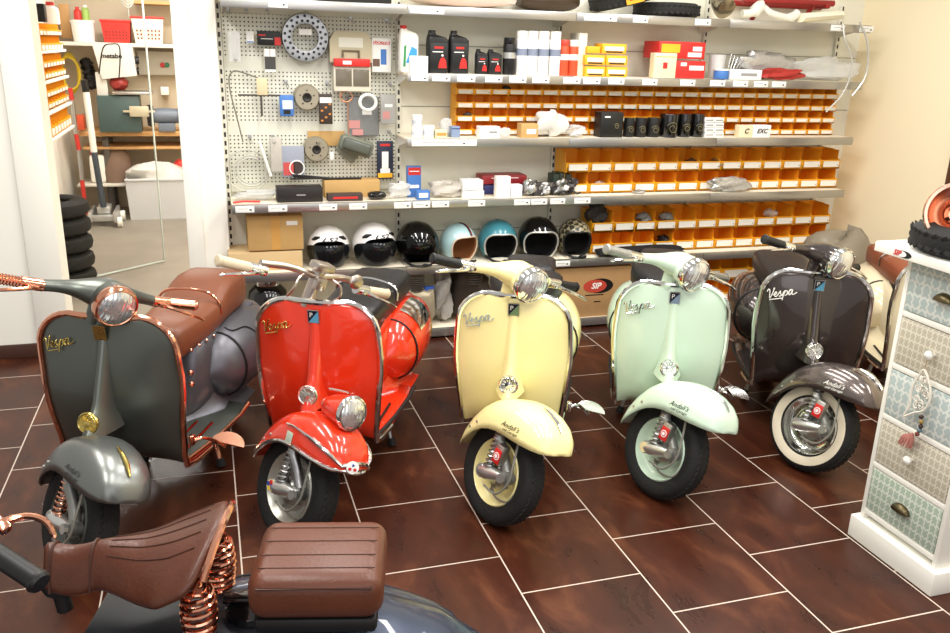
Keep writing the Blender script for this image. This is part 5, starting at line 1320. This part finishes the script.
# high shelf and what stands on it
zs = at(130, 43, 9.3).z
bm = nb(); box(bm, (0, 0, -.02), (1.9, .45, .035), .003); o = obj('wall_shelf', bm, mat('shelf_grey', (214, 208, 196), .5)); o.location = (-.35, 9.5, zs); tag(o, 'long grey shelf board high on the workshop back wall', 'shelf')
bm = nb(); box(bm, (0, 0, 0), (1.3, .40, .03), .003); o = obj('wall_shelf', bm, wood); o.location = (.05, 9.52, at(140, 2, 9.3).z); tag(o, 'upper shelf board at the very top of the workshop doorway', 'shelf')
def basket(name, label, x0, x1, y0, y1, m, rim, mesh=True):
    p, q = at(x0, y1, 9.3), at(x1, y0, 9.3); w, h = q.x-p.x, q.z-p.z
    rt = thing(name, label, 'basket', ((p.x+q.x)/2, 9.4, zs-.001)); d = .22
    bm = nb(); A = [Vector((sx*w/2, sy*d/2, h)) for sx, sy in ((-1, -1), (1, -1), (1, 1), (-1, 1))]; B = [Vector((v.x*.84, v.y*.84, .0)) for v in A]; A2 = [Vector((v.x*.95, v.y*.95, h)) for v in A]; B2 = [Vector((v.x*.8, v.y*.8, .01)) for v in A]
    loft(bm, [B, A, A2, B2], True, (True, True)); obj('basket_body', bm, m, rt)
    bm = nb(); tube(bm, [v for v in A], .012, 8, closed=True); obj('rim', bm, rim, rt)
    bm = nb()
    for r_ in range(3):
        for c in range(7): box(bm, ((-.36+.12*c)*w*(.9+.03*r_), -d/2*(.86+.045*r_)-.004, h*(.2+.15*r_)), (w*.05, .002, h*.07))
    obj('basket_slot', bm, mat('slot_dark', (120, 40, 36) if m is not white else (150, 140, 120), .6), rt)
    return rt
redp = mat('basket_red', (200, 52, 44), .4)
basket('plastic_basket', 'red plastic basket on the workshop shelf', 102, 130, 20, 41, redp, redp)
basket('plastic_basket', 'white plastic basket with red rim on the workshop shelf', 133, 163, 17, 42, mat('basket_white', (228, 218, 196), .5), redp)
rt = thing('bucket', 'white plastic bucket left of the red basket in the workshop', 'bucket', (at(83, 38, 9.3).x, 9.4, zs-.001))
bm = nb(); lathe(bm, [(0, 0), (.095, 0), (.11, .19), (.10, .19), (.088, .01), (0, .01)], 24); obj('bucket_body', bm, white, rt)
bm = nb(); lathe(bm, [(.112, .17), (.116, .195), (.10, .20), (0, .20)], 24); obj('lid', bm, white, rt)
def bottle(label, px, y0, y1, r, m, cm, z=None, Y=9.4):
    p = at(px, y1, Y); h = at(px, y0, Y).z-p.z; rt = thing('bottle', label, 'bottle', (p.x, Y, p.z if z is None else z))
    bm = nb(); lathe(bm, [(0, 0), (r, 0), (r, .6*h), (r*.9, .72*h), (r*.45, .82*h), (r*.45, .86*h), (0, .86*h)], 18); obj('body', bm, m, rt)
    bm = nb(); lathe(bm, [(0, .84*h), (r*.5, .84*h), (r*.5, h), (0, h)], 14); obj('cap', bm, cm, rt)
bottle('red bottle standing on the white bucket', 78, 5, 18, .035, redp, redp, zs+.2)
bottle('white and green bottle standing on the white bucket', 86, 3, 18, .035, mat('bottle_green', (150, 180, 90), .4), white, zs+.2)
ws('board', 'brown wooden board leaning behind the white bucket', 'board', 62, 72, 4, 38, wood, 9.6, .03)
# yellow hose, tools on the wall
hs = nb()
for k2 in range(7): 
    c = at(71, 73, 9.62); tube(hs, [(c.x+(.07+.004*k2)*math.cos(2*PI*j/20), 9.6-.012*k2, c.z+(.19-.006*k2)*math.sin(2*PI*j/20)) for j in range(20)], .011, 6, closed=True)
o = obj('hose_coil', hs, mat('hose_yellow', (226, 196, 50), .5)); recentre(o); tag(o, 'coil of yellow hose hanging on the workshop wall', 'hose')
bm = nb()
for k2 in range(5): blob(bm, (at(86+k2*1.5, 62+5*k2, 9.6).x, 9.6, at(86, 63+5*k2, 9.6).z), (.12, .1, .10), k2, .3, 12)
o = obj('power_tool', bm, black); recentre(o); tag(o, 'black power tool hanging between the yellow hose and band saw', 'tool')
ws('tool_case', 'orange-red tool case at the left end of the workbench', 'case', 73, 84, 116, 130, mat('case_orange', (206, 84, 50), .45), 9.1, .2)
# trolley jack
jk = thing('trolley_jack', 'silver trolley jack with long handle on the workshop floor', 'jack', (at(104, 214, 8.8).x, 8.85, 0))
jx = jk.location
bm = nb()
for s in (-1, 1): box(bm, (s*.11, 0, .10), (.03, .42, .10), .008)
box(bm, (0, -.1, .08), (.22, .06, .06), .008); box(bm, (0, .05, .14), (.12, .2, .08), .01); obj('jack_frame', bm, mat('jack_silver', (206, 206, 204), .3, .7), jk)
for s in (-1, 1):
    for y in (-.17, .17):
        bm = nb(); lathe(bm, [(0, -.02), (.05, -.02), (.05, .02), (0, .02)], 16, T(s*.15, y, .05) @ rot('Y', 90)); obj('wheel', bm, white, jk)
bm = nb(); q0 = at(103.5, 207, 8.8)-jx; q1 = at(94, 152, 8.8)-jx; q2 = at(86, 92, 8.8)-jx; q3 = at(84, 80, 8.8)-jx
tube(bm, [q0, q1], .028, 12); hd = obj('lower_handle', bm, mat('handle_grey', (76, 84, 94), .4, .4), jk)
bm = nb(); tube(bm, [q1, q2], .03, 12); obj('upper_handle', bm, white, jk)
bm = nb(); tube(bm, [q2, q3], .032, 12); obj('handle_grip', bm, black, jk)
rp = thing('support_pole', 'thin red and grey pole leaning at the left of the workshop', 'pole', tuple(at(86, 214, 8.85)))
rp.location.z = 0; o0 = rp.location
P_ = [at(86, 214, 8.85)-o0, at(82, 180, 8.85)-o0, at(79, 150, 8.85)-o0, at(76, 134, 8.85)-o0, at(72, 100, 8.85)-o0, at(70, 88, 8.85)-o0]
for i, m_ in enumerate((redp, steel, redp, steel, redp)):
    bm = nb(); tube(bm, [P_[i], P_[i+1]], .02, 10); obj('pole_section', bm, m_, rp)
# floor goods
gb = thing('storage_crate', 'large pale grey plastic crate filled with white bags under the bench', 'crate', ((at(128, 212, 9.0).x+at(190, 212, 9.0).x)/2, 9.2, 0))
w = at(190, 212, 9.0).x-at(128, 212, 9.0).x; h = at(150, 180, 9.0).z
bm = nb(); A = [Vector((sx*w/2, sy*.2, h)) for sx, sy in ((-1, -1), (1, -1), (1, 1), (-1, 1))]; B = [Vector((v.x*.94, v.y*.9, 0)) for v in A]; A2 = [v*.96 for v in A]
for v in A2: v.z = h
loft(bm, [B, A, A2, [Vector((v.x*.92, v.y*.88, .01)) for v in A]], True, (True, True)); obj('crate_body', bm, mat('crate_grey', (204, 206, 208), .5), gb)
bm = nb(); tube(bm, A, .014, 8, closed=True); obj('rim', bm, mat('crate_grey', (204, 206, 208), .5), gb)
bm = nb(); blob(bm, (0, 0, 0), (w*.9, .34, .22), 13, .2, 22, e=.7); o = obj('plastic_bag', bm, mat('white_bag', (232, 230, 224), .3, alpha=.8, bump=.8, bscale=40)); o.location = (gb.location.x, 9.2, h+.03); tag(o, 'heap of white plastic bags in the grey crate', 'bag')
bm = nb(); blob(bm, (0, 0, .05), (.13, .12, .10), 3, .2, 12); o = obj('red_cloth', bm, redp); o.location = (at(180, 166, 9.15).x, 9.28, h+.06); tag(o, 'red cloth on top of the bags in the grey crate', 'cloth')
bm = nb(); rows = [[Vector((.16*k2*math.cos(2*PI*j/14)+.02*z, .12*k2*math.sin(2*PI*j/14), z*.36)) for j in range(14)] for z, k2 in ((0, .9), (.3, 1), (.7, .85), (.95, .5), (1, .2))]
loft(bm, rows, True, (True, True)); o = obj('brown_sack', bm, mat('sack_brown', (124, 100, 84), .8, bump=.6, bscale=20)); o.location = (at(116, 182, 9.3).x, 9.4, at(122, 183, 9.3).z); tag(o, 'brown cloth sack on the low shelf under the bench', 'sack')
jc = thing('jerry_can', 'white plastic canister on the low shelf beside the brown sack', 'canister', (at(99, 182, 9.3).x, 9.4, at(104, 183, 9.3).z))
bm = nb(); box(bm, (0, 0, .14), (.15, .2, .28), .03); obj('body', bm, white, jc)
bm = nb(); lathe(bm, [(0, .27), (.03, .27), (.03, .32), (0, .32)], 12, T(-.04, 0, 0)); obj('cap', bm, redp, jc)
bm = nb(); box(bm, (0, 0, 0), (.54, .5, .02), .002); o = obj('low_shelf', bm, mat('shelf_grey', (214, 208, 196), .5)); o.location = (-.99, 9.44, at(104, 183, 9.3).z-.011); tag(o, 'low grey shelf board under the workbench', 'shelf')
# tyre stack by the doorway
ts = None
for n_ in range(5):
    o = obj('tyre', tyre_bm(.25, .062, tread=False), rubber) if ts is None else ts.copy()
    if ts is None: ts = o
    else: C.objects.link(o)
    o.location = (-1.09, 6.62, .063+.128*n_); tag(o, 'dark tyre in the stack behind the left door frame, %s from the floor' % ORD[n_], 'tyre', 'tyres stacked in the workshop')
# glass door leaf
p, q = onz(65, 285, 0), onz(165, 262, 0)
dv = (q-p).normalized(); ln = (q-p).length; ang = math.atan2(dv.y, dv.x)
gd = bpy.data.objects.new('door_1', None); C.objects.link(gd); gd.location = p; gd.rotation_euler = (0, 0, ang); gd['kind'] = 'structure'
bm = nb(); box(bm, (ln/2, 0, 1.1), (ln, .01, 2.16)); obj('glass_pane', bm, glass, gd)
bm = nb(); box(bm, (ln-.004, 0, 1.1), (.008, .014, 2.16), .001); box(bm, (ln/2, 0, .014), (ln, .014, .012), .001); obj('polished_edge', bm, mat('glass_edge', (214, 226, 222), .2), gd)
bm = nb()
for r_, rr in ((0, .055), (1, .04), (2, .022)): tube(bm, [(ln-.14+rr*math.cos(2*PI*j/20), -.007, 2.03+rr*1.2*math.sin(2*PI*j/20)) for j in range(20)], .003, 5, closed=True)
tube(bm, [(ln-.14, -.007, 1.90), (ln-.14, -.007, 2.12)], .003, 5)
obj('etched_emblem', bm, mat('etched_glass', (176, 182, 180), .7), gd)
# small yellow bins on the left workshop wall
XF = -1.13
def bx(px, py): return atx(px, py, XF)
tiers = [(26, 33), (38, 48), (58, 65), (70, 76), (88, 95), (100, 107), (118, 138)]
ya, yb = bx(33, 40).y, bx(62, 40).y
proto = None; nb_ = 9
for r_, (y0, y1) in enumerate(tiers):
    zt_, zb_ = bx(48, y0-4).z, bx(48, y1+3).z; hh = zt_-zb_; w = (yb-ya)/nb_
    for c in range(nb_):
        if proto is None or abs(proto[1]-hh) > .02:
            o = obj('storage_bin', bin_mesh(w-.004, .17, hh*.93), [bin_m, bin_in]); proto = (o, hh)
            bm = nb(); box(bm, (0, -.002, hh*.22), (w*.7, .002, hh*.26)); obj('label_strip', bm, bin_label, o)
            o.rotation_euler = (0, 0, PI/2)
        else: o = dup(proto[0])
        o.location = (XF, ya+w*(c+.5), zb_)
        tag(o, 'tiny yellow bin, workshop side wall, %s row from top, %s from doorway' % (ORD[r_], ORD[c]), 'storage bin', 'yellow bins on the workshop side wall')
for n_, y in enumerate((50, 80, 112, 141)):
    z = bx(48, y).z
    bm = nb(); box(bm, (-.09, 0, 0), (.22, yb-ya+.06, .02), .002); o = obj('wall_shelf', bm, white); o.location = (XF, (ya+yb)/2, z-.012); tag(o, 'white shelf board under yellow bins on the workshop side wall, %s from the top' % ORD[n_], 'shelf', 'shelf boards in the workshop')
o = ws('flat_box', 'black printed box on top of the workshop side bins', 'box', 30, 46, 8, 26, black, 7.2, .1)
o.location.z = bx(40, 22).z+.0
bottle('red and white bottle beside the black box in the workshop', 52, 2, 24, .06, white, redp, None, 7.6)
# ------------------------------------------------------------------ hung on the pegboard
HY = 5.10
def hung(name, label, cat, x0, x1, y0, y1, m, d=.012, Y=HY, extra=None, bev=.002, group=None):
    a, b = at(x0, y1, Y), at(x1, y1, Y); h = at((x0+x1)/2, y0, Y).z-a.z; w = b.x-a.x
    bm = nb(); box(bm, (0, 0, h/2), (w, d, h), bev)
    if extra: extra(bm, w, h, d)
    o = obj(name, bm, m if isinstance(m, list) else [m]); o.location = ((a.x+b.x)/2, Y, a.z); return tag(o, label, cat, group)
def fl(fx, fz, fw, fh, mi=1): return lambda bm, w, h, d: box(bm, (fx*w, -d/2-.0006, fz*h), (fw*w, .0014, fh*h), 0, None, mi)
hung('plastic_bag', 'clear bag of tiny parts at the upper left of the pegboard', 'bag', 229, 241, 31, 62, plastic_bag, .02)
hung('blister_pack', 'tiny white blister pack in the top row of the pegboard', 'pack', 246.5, 254, 31, 43, [paper, blue_m], extra=fl(0, .1, .9, .1))
hung('card_pack', 'black card pack with red patch near the pegboard top', 'pack', 257.5, 281, 31, 45, [black, red_m, paper], .014, extra=many(fl(.36, .3, .26, .55), fl(-.3, .7, .3, .1, 1), fl(-.1, .45, .5, .04, 2)))
hung('tube_pack', 'pack of two white tubes with dark label on the pegboard', 'pack', 265, 276, 49, 72, [paper, mat('label_charcoal', (66, 64, 62), .5), alu], .02, extra=many(fl(0, .4, .98, .55), fl(0, .82, .1, .3, 2)))
# chrome perforated ring in a bag
rg = thing('clutch_drum', 'bright perforated metal ring in clear wrap at the pegboard top', 'ring', tuple(at(305, 61, HY)))
c = at(305, 37.5, HY)-rg.location
bm = nb(); lathe(bm, [(.075, -.02), (.128, -.022), (.134, 0), (.128, .02), (.09, .022), (.075, .02)], 40, T(c.x, 0, c.z) @ rot('X', 90), 0, True)
for k2 in range(18):
    a = 2*PI*k2/18
    for rr in (.09, .115): lathe(bm, [(0, 0), (.008, 0), (.008, .003), (0, .003)], 8, T(c.x, 0, c.z) @ Matrix.Rotation(a+(.17 if rr > .1 else 0), 4, 'Y') @ T(rr, -.0235, 0) @ rot('X', 90), 1)
obj('ring', bm, [mat('drum_chrome', (150, 150, 150), .3, 1), black], rg)
bm = nb(); box(bm, (c.x+.0, -.03, c.z+.03), (.07, .002, .03), 0, T(0, 0, 0)); obj('price_label', bm, paper, rg)
# tool case
tcs = thing('tool_case', 'beige plastic sorting case with red band hanging on the pegboard', 'case', tuple(at(351, 91, HY)))
o0 = tcs.location
def rel(x, y): return at(x, y, HY)-o0
p, q = rel(329.5, 62), rel(371, 32); bm = nb()
P1 = [(p.x, p.z), (q.x, p.z), (q.x, q.z-.05), (q.x-.03, q.z), (p.x+.03, q.z), (p.x, q.z-.05)]
prism(bm, P1, .05); obj('lid', bm, mat('case_beige', (186, 176, 148), .5), tcs)
p2, q2 = rel(338, 47), rel(362, 38); bm = nb(); prism(bm, [(p2.x, p2.z), (q2.x, p2.z), (q2.x, q2.z), (p2.x, q2.z)], .054); obj('handle_opening', bm, mat('opening_pale', (216, 214, 200), .6), tcs)
p2, q2 = rel(342, 57), rel(358, 51); bm = nb(); tube(bm, [(p2.x, -.03, p2.z), (p2.x, -.03, q2.z), (q2.x, -.03, q2.z), (q2.x, -.03, p2.z)], .007, 8); obj('latch_handle', bm, mat('case_brown', (110, 96, 74), .5), tcs)
p2, q2 = rel(333, 66), rel(369, 59); bm = nb(); box(bm, ((p2.x+q2.x)/2, -.01, (p2.z+q2.z)/2), (q2.x-p2.x, .07, q2.z-p2.z), .004); box(bm, ((p2.x+q2.x)/2-.03, -.046, (p2.z+q2.z)/2), (.05, .002, .02), 0, None, 1); obj('band', bm, [redbox, paper], tcs)
p2, q2 = rel(333.5, 91), rel(370, 66); bm = nb(); box(bm, ((p2.x+q2.x)/2, 0, (p2.z+q2.z)/2), (q2.x-p2.x, .05, q2.z-p2.z), .004); obj('case_tray', bm, mat('case_pale', (216, 210, 192), .5), tcs)
for s in (-1, 1):
    bm = nb(); box(bm, ((p2.x+q2.x)/2+s*(q2.x-p2.x)*.235, -.026, (p2.z+q2.z)/2+.005), ((q2.x-p2.x)*.43, .006, (q2.z-p2.z)*.66), .001); obj('window', bm, mat('case_window', (110, 102, 88), .2), tcs)
hung('blister_pack', 'white and blue blister pack with red heading beside the beige case', 'pack', 372, 391, 38, 72, [paper, redbox, blue_m, mat('print_brown', (110, 84, 70), .5)], .012, extra=many(fl(0, .86, .85, .1), fl(.1, .45, .3, .45, 2), fl(-.28, .28, .36, .22, 3), lambda bm, w, h, d: join(bm, text_bm('LOCTITE', .022, .0005, 0, True), T(0, -d/2-.002, h*.86), 0)))
# caliper and wire loop
cl = thing('vernier_caliper', 'metal caliper with beige slider hanging on the pegboard', 'caliper', tuple(at(262, 116, HY)))
o0 = cl.location
bm = nb(); a, b = rel(238, 95), rel(281, 94); box(bm, ((a.x+b.x)/2, 0, a.z), (b.x-a.x, .008, .010)); a, b = rel(262, 116), rel(263, 80); box(bm, (a.x, 0, (a.z+b.z)/2), (.012, .006, b.z-a.z)); obj('scale_bar', bm, mat('caliper_dark', (90, 84, 78), .35, .7), cl)
a, b = rel(257, 95), rel(267, 78); bm = nb(); box(bm, ((a.x+b.x)/2, -.008, (a.z+b.z)/2), (b.x-a.x, .014, b.z-a.z), .003); obj('slider', bm, mat('slider_beige', (216, 198, 160), .5), cl)
bm = nb(); tube(bm, cat_rom([at(x, y, HY+.02) for x, y in ((258, 78), (244, 73), (234, 71), (229, 78), (231, 95), (237, 118), (243, 142))], 6), .0045, 6); o = obj('wire_cable', bm, mat('cable_dark', (120, 116, 104), .5, .3)); recentre(o); tag(o, 'thin bent wire cable along the left of the pegboard', 'cable')
hung('blister_pack', 'blue and white plastic pack left of the upper brake drum', 'pack', 280, 294, 95, 116, [blue_m, paper, black], .03, extra=many(fl(.05, .55, .7, .4), fl(.0, .2, .5, .2, 2)), bev=.008)
def drum(label, px, py, rpx):
    r = at(px+rpx, py, HY).x-at(px, py, HY).x; c = at(px, py, HY); rt = thing('brake_drum', label, 'brake drum', (c.x, HY+.045, c.z-r), 0, 'brake drums on the pegboard')
    M_ = T(0, 0, r) @ rot('X', 90)
    bm = nb(); lathe(bm, [(r*.2, .05), (r*.9, .05), (r, .04), (r, -.02), (r*.96, -.03), (r*.2, -.03)], 32, M_, 0, True); obj('drum_shell', bm, mat('drum_grey', (164, 156, 136), .4, .5), rt)
    bm = nb(); lathe(bm, [(r*.12, .052), (r*.3, .056), (r*.36, .052), (r*.22, .046)], 20, M_, 0, True); lathe(bm, [(0, .045), (r*.3, .045)], 20, M_); obj('hub', bm, mat('hub_dark', (46, 42, 40), .4, .4), rt)
    for k2 in range(5):
        a = 2*PI*k2/5+.3; bm = nb(); lathe(bm, [(r*.055, .051), (r*.055, .055), (0, .056)], 8, M_ @ T(r*.55*math.cos(a), r*.55*math.sin(a), 0)); obj('bolt_hole', bm, black, rt)
drum('grey brake drum in the middle of the pegboard, upper of two', 307, 97.5, 13)
drum('grey brake drum on brown paper, lower of two', 316.5, 149.5, 12.5)
hung('paper_sheet', 'brown wrapping paper behind the lower brake drum', 'paper', 308, 345, 131, 146, [card], .004, 5.165)
hung('card_pack', 'black pack with orange spots hanging right of the upper drum', 'pack', 319.5, 332.5, 94, 124, [mat('pack_brown', (60, 48, 40), .5), mat('spot_orange', (200, 130, 60), .5), paper], .02, extra=many(fl(0, .8, .9, .18, 2), *[fl(-.3+.3*(k2 % 3), .12+.11*k2, .18, .06) for k2 in range(6)]))
bm = nb(); c = at(346, 96.5, HY)
for k2 in range(3): tube(bm, [(c.x+.036*math.cos(2*PI*j/22), HY-.004*k2, c.z+.03*math.sin(2*PI*j/22)) for j in range(22)], .0038, 6, closed=True)
tube(bm, cat_rom([(c.x+.01, HY, c.z-.03), tuple(at(348, 115, HY)), tuple(at(349, 137, HY))], 5), .003, 6)
o = obj('copper_cable', bm, mat('cable_copper', (206, 140, 100), .35, .5)); recentre(o); tag(o, 'coiled copper-coloured cable below the beige case', 'cable')
bm = nb(); c = at(367, 102, HY)
for k2 in range(3): tube(bm, [(c.x+.048*math.cos(2*PI*j/24), HY-.022-.006*k2, c.z+.044*math.sin(2*PI*j/24)) for j in range(24)], .009, 7, closed=True)
o = obj('cable_coil', bm, white); recentre(o); tag(o, 'white coil of cable over the smoky bag on the pegboard', 'cable')
hung('plastic_bag', 'large smoky bag with pinkish packs behind the white coil', 'bag', 348, 379, 96, 136, [grey_bag, mat('pack_pink', (200, 140, 136), .5), paper], .03, 5.14, many(fl(-.3, .3, .35, .2), fl(-.2, .1, .35, .15), fl(.1, .6, .3, .12, 2)), .012)
hung('plastic_bag', 'small clear bag with pink disc right of the smoky bag', 'bag', 380.5, 396, 94, 124, [mat('bag_grey_light', (176, 176, 172), .3, alpha=.8), mat('pack_pink', (200, 140, 136), .5), paper], .02, extra=many(fl(-.15, .3, .45, .25), fl(0, .62, .5, .1, 2)), bev=.008)
bm = nb(); c = at(251, 168, HY)
for rr in (.12, .09, .075): tube(bm, [(c.x+(rr+.004)*math.cos(2*PI*j/28)-.02*(rr > .1), HY+.03-.01*rr, c.z-.02+rr*math.sin(2*PI*j/28)) for j in range(28)], .0045, 6, closed=True)
o = obj('hose_loop', bm, mat('hose_pale', (188, 186, 176), .3)); recentre(o); tag(o, 'pale hose loops hanging at the lower left of the pegboard', 'hose')
bm = nb(); a, b = at(259, 141, HY), at(271, 176, HY); tube(bm, [a, b], .009, 8); o = obj('white_tube', bm, white); recentre(o); tag(o, 'straight white plastic tube slanting beside the hose loops', 'tube')
hung('plastic_bag', 'clear bag with brownish parts between hose loops and printed pack', 'bag', 271, 283, 137, 172, [mat('bag_beige', (206, 200, 190), .3, alpha=.7, bump=1, bscale=40)], .03, bev=.01)
hung('printed_pack', 'blue and red printed gasket pack left of the lower drum', 'pack', 282.5, 304.5, 146, 177, [mat('pack_greyblue', (150, 156, 170), .4), mat('pack_red', (196, 80, 76), .4), paper, mat('pack_dark', (64, 52, 50), .5)], .02, extra=many(fl(-.2, .27, .5, .42), fl(.22, .3, .42, .4, 3), lambda bm, w, h, d: tube(bm, [(w*.16+.042*math.cos(2*PI*j/20), -d/2-.003, h*.3+.042*math.sin(2*PI*j/20)) for j in range(20)], .004, 5, None, 2, True)))
bm = nb(); box(bm, (0, 0, 0), (.21, .06, .10), .03, rot('Y', 18), 0, 3); box(bm, (0, -.025, .0), (.17, .04, .07), .018, rot('Y', 18), 1, 3)
o = obj('lamp_housing', bm, [mat('lamp_greygreen', (110, 114, 100), .35), mat('lamp_lens_dark', (90, 94, 86), .25)]); o.location = at(356, 146, 5.06); tag(o, 'grey-green rounded lamp housing hanging lower right on the pegboard', 'lamp housing')
bm = nb(); box(bm, (0, 0, .0), (.14, .02, .13), .02, rot('Y', 40)); o = obj('mount_plate', bm, mat('plate_greygreen', (130, 134, 120), .4)); o.location = at(350, 148, 5.13); tag(o, 'grey-green mounting plate behind the lamp housing', 'plate')
hung('blister_pack', 'dark blue tool blister pack with yellow base, right edge of pegboard', 'pack', 377, 393, 141, 179, [mat('pack_navy', (36, 42, 62), .4), paper, yel_m, redbox], .014, extra=many(fl(0, .5, .4, .45), fl(0, .1, .9, .12, 2), fl(0, .9, .6, .06, 3), fl(0, .22, .6, .12)))
hung('blister_pack', 'small white tag pack between the lower drum and lamp housing', 'pack', 330, 334, 152, 160, paper, .01)
# ------------------------------------------------------------------ light
W = bpy.data.worlds.new('room_light'); bpy.context.scene.world = W; W.use_nodes = True
bg = W.node_tree.nodes['Background']; bg.inputs[0].default_value = (*lin((255, 251, 245)), 1); bg.inputs[1].default_value = .55
def area(name, loc, size, power, rgb=(255, 251, 245), rx=0, rz=0, ry=0):
    l = bpy.data.lights.new(name, 'AREA'); l.shape = 'RECTANGLE'; l.size, l.size_y = size; l.energy = power; l.color = lin(rgb)
    o = bpy.data.objects.new(name, l); C.objects.link(o); o.location = loc; o.rotation_euler = (rx, ry, rz); return o
for i, (x, y) in enumerate([(-.6, 3.6), (.6, 3.6), (1.8, 3.6), (3.0, 3.6), (-.4, 1.4), (1.0, 1.4), (2.4, 1.4), (3.8, 1.4)]):
    area('ceiling_tube_light', (x, y, 2.9), (.16, 1.5), 34, rz=0)
area('workshop_window_light', (.2, 6.6, 2.5), (1.6, 2.2), 90, (255, 246, 230), rx=math.radians(18), ry=math.radians(-30))
area('workshop_ceiling_light', (-.3, 8.3, 2.55), (1.2, .3), 40)
area('front_fill_light', (.6, -1.6, 2.0), (4.0, 2.0), 42, (250, 250, 255), rx=math.radians(80))  # added fill from behind the camera, brightens the bins and other front faces
sc_ = bpy.context.scene
sc_.view_settings.view_transform = 'Standard'; sc_.view_settings.look = 'None'; sc_.view_settings.exposure = 0
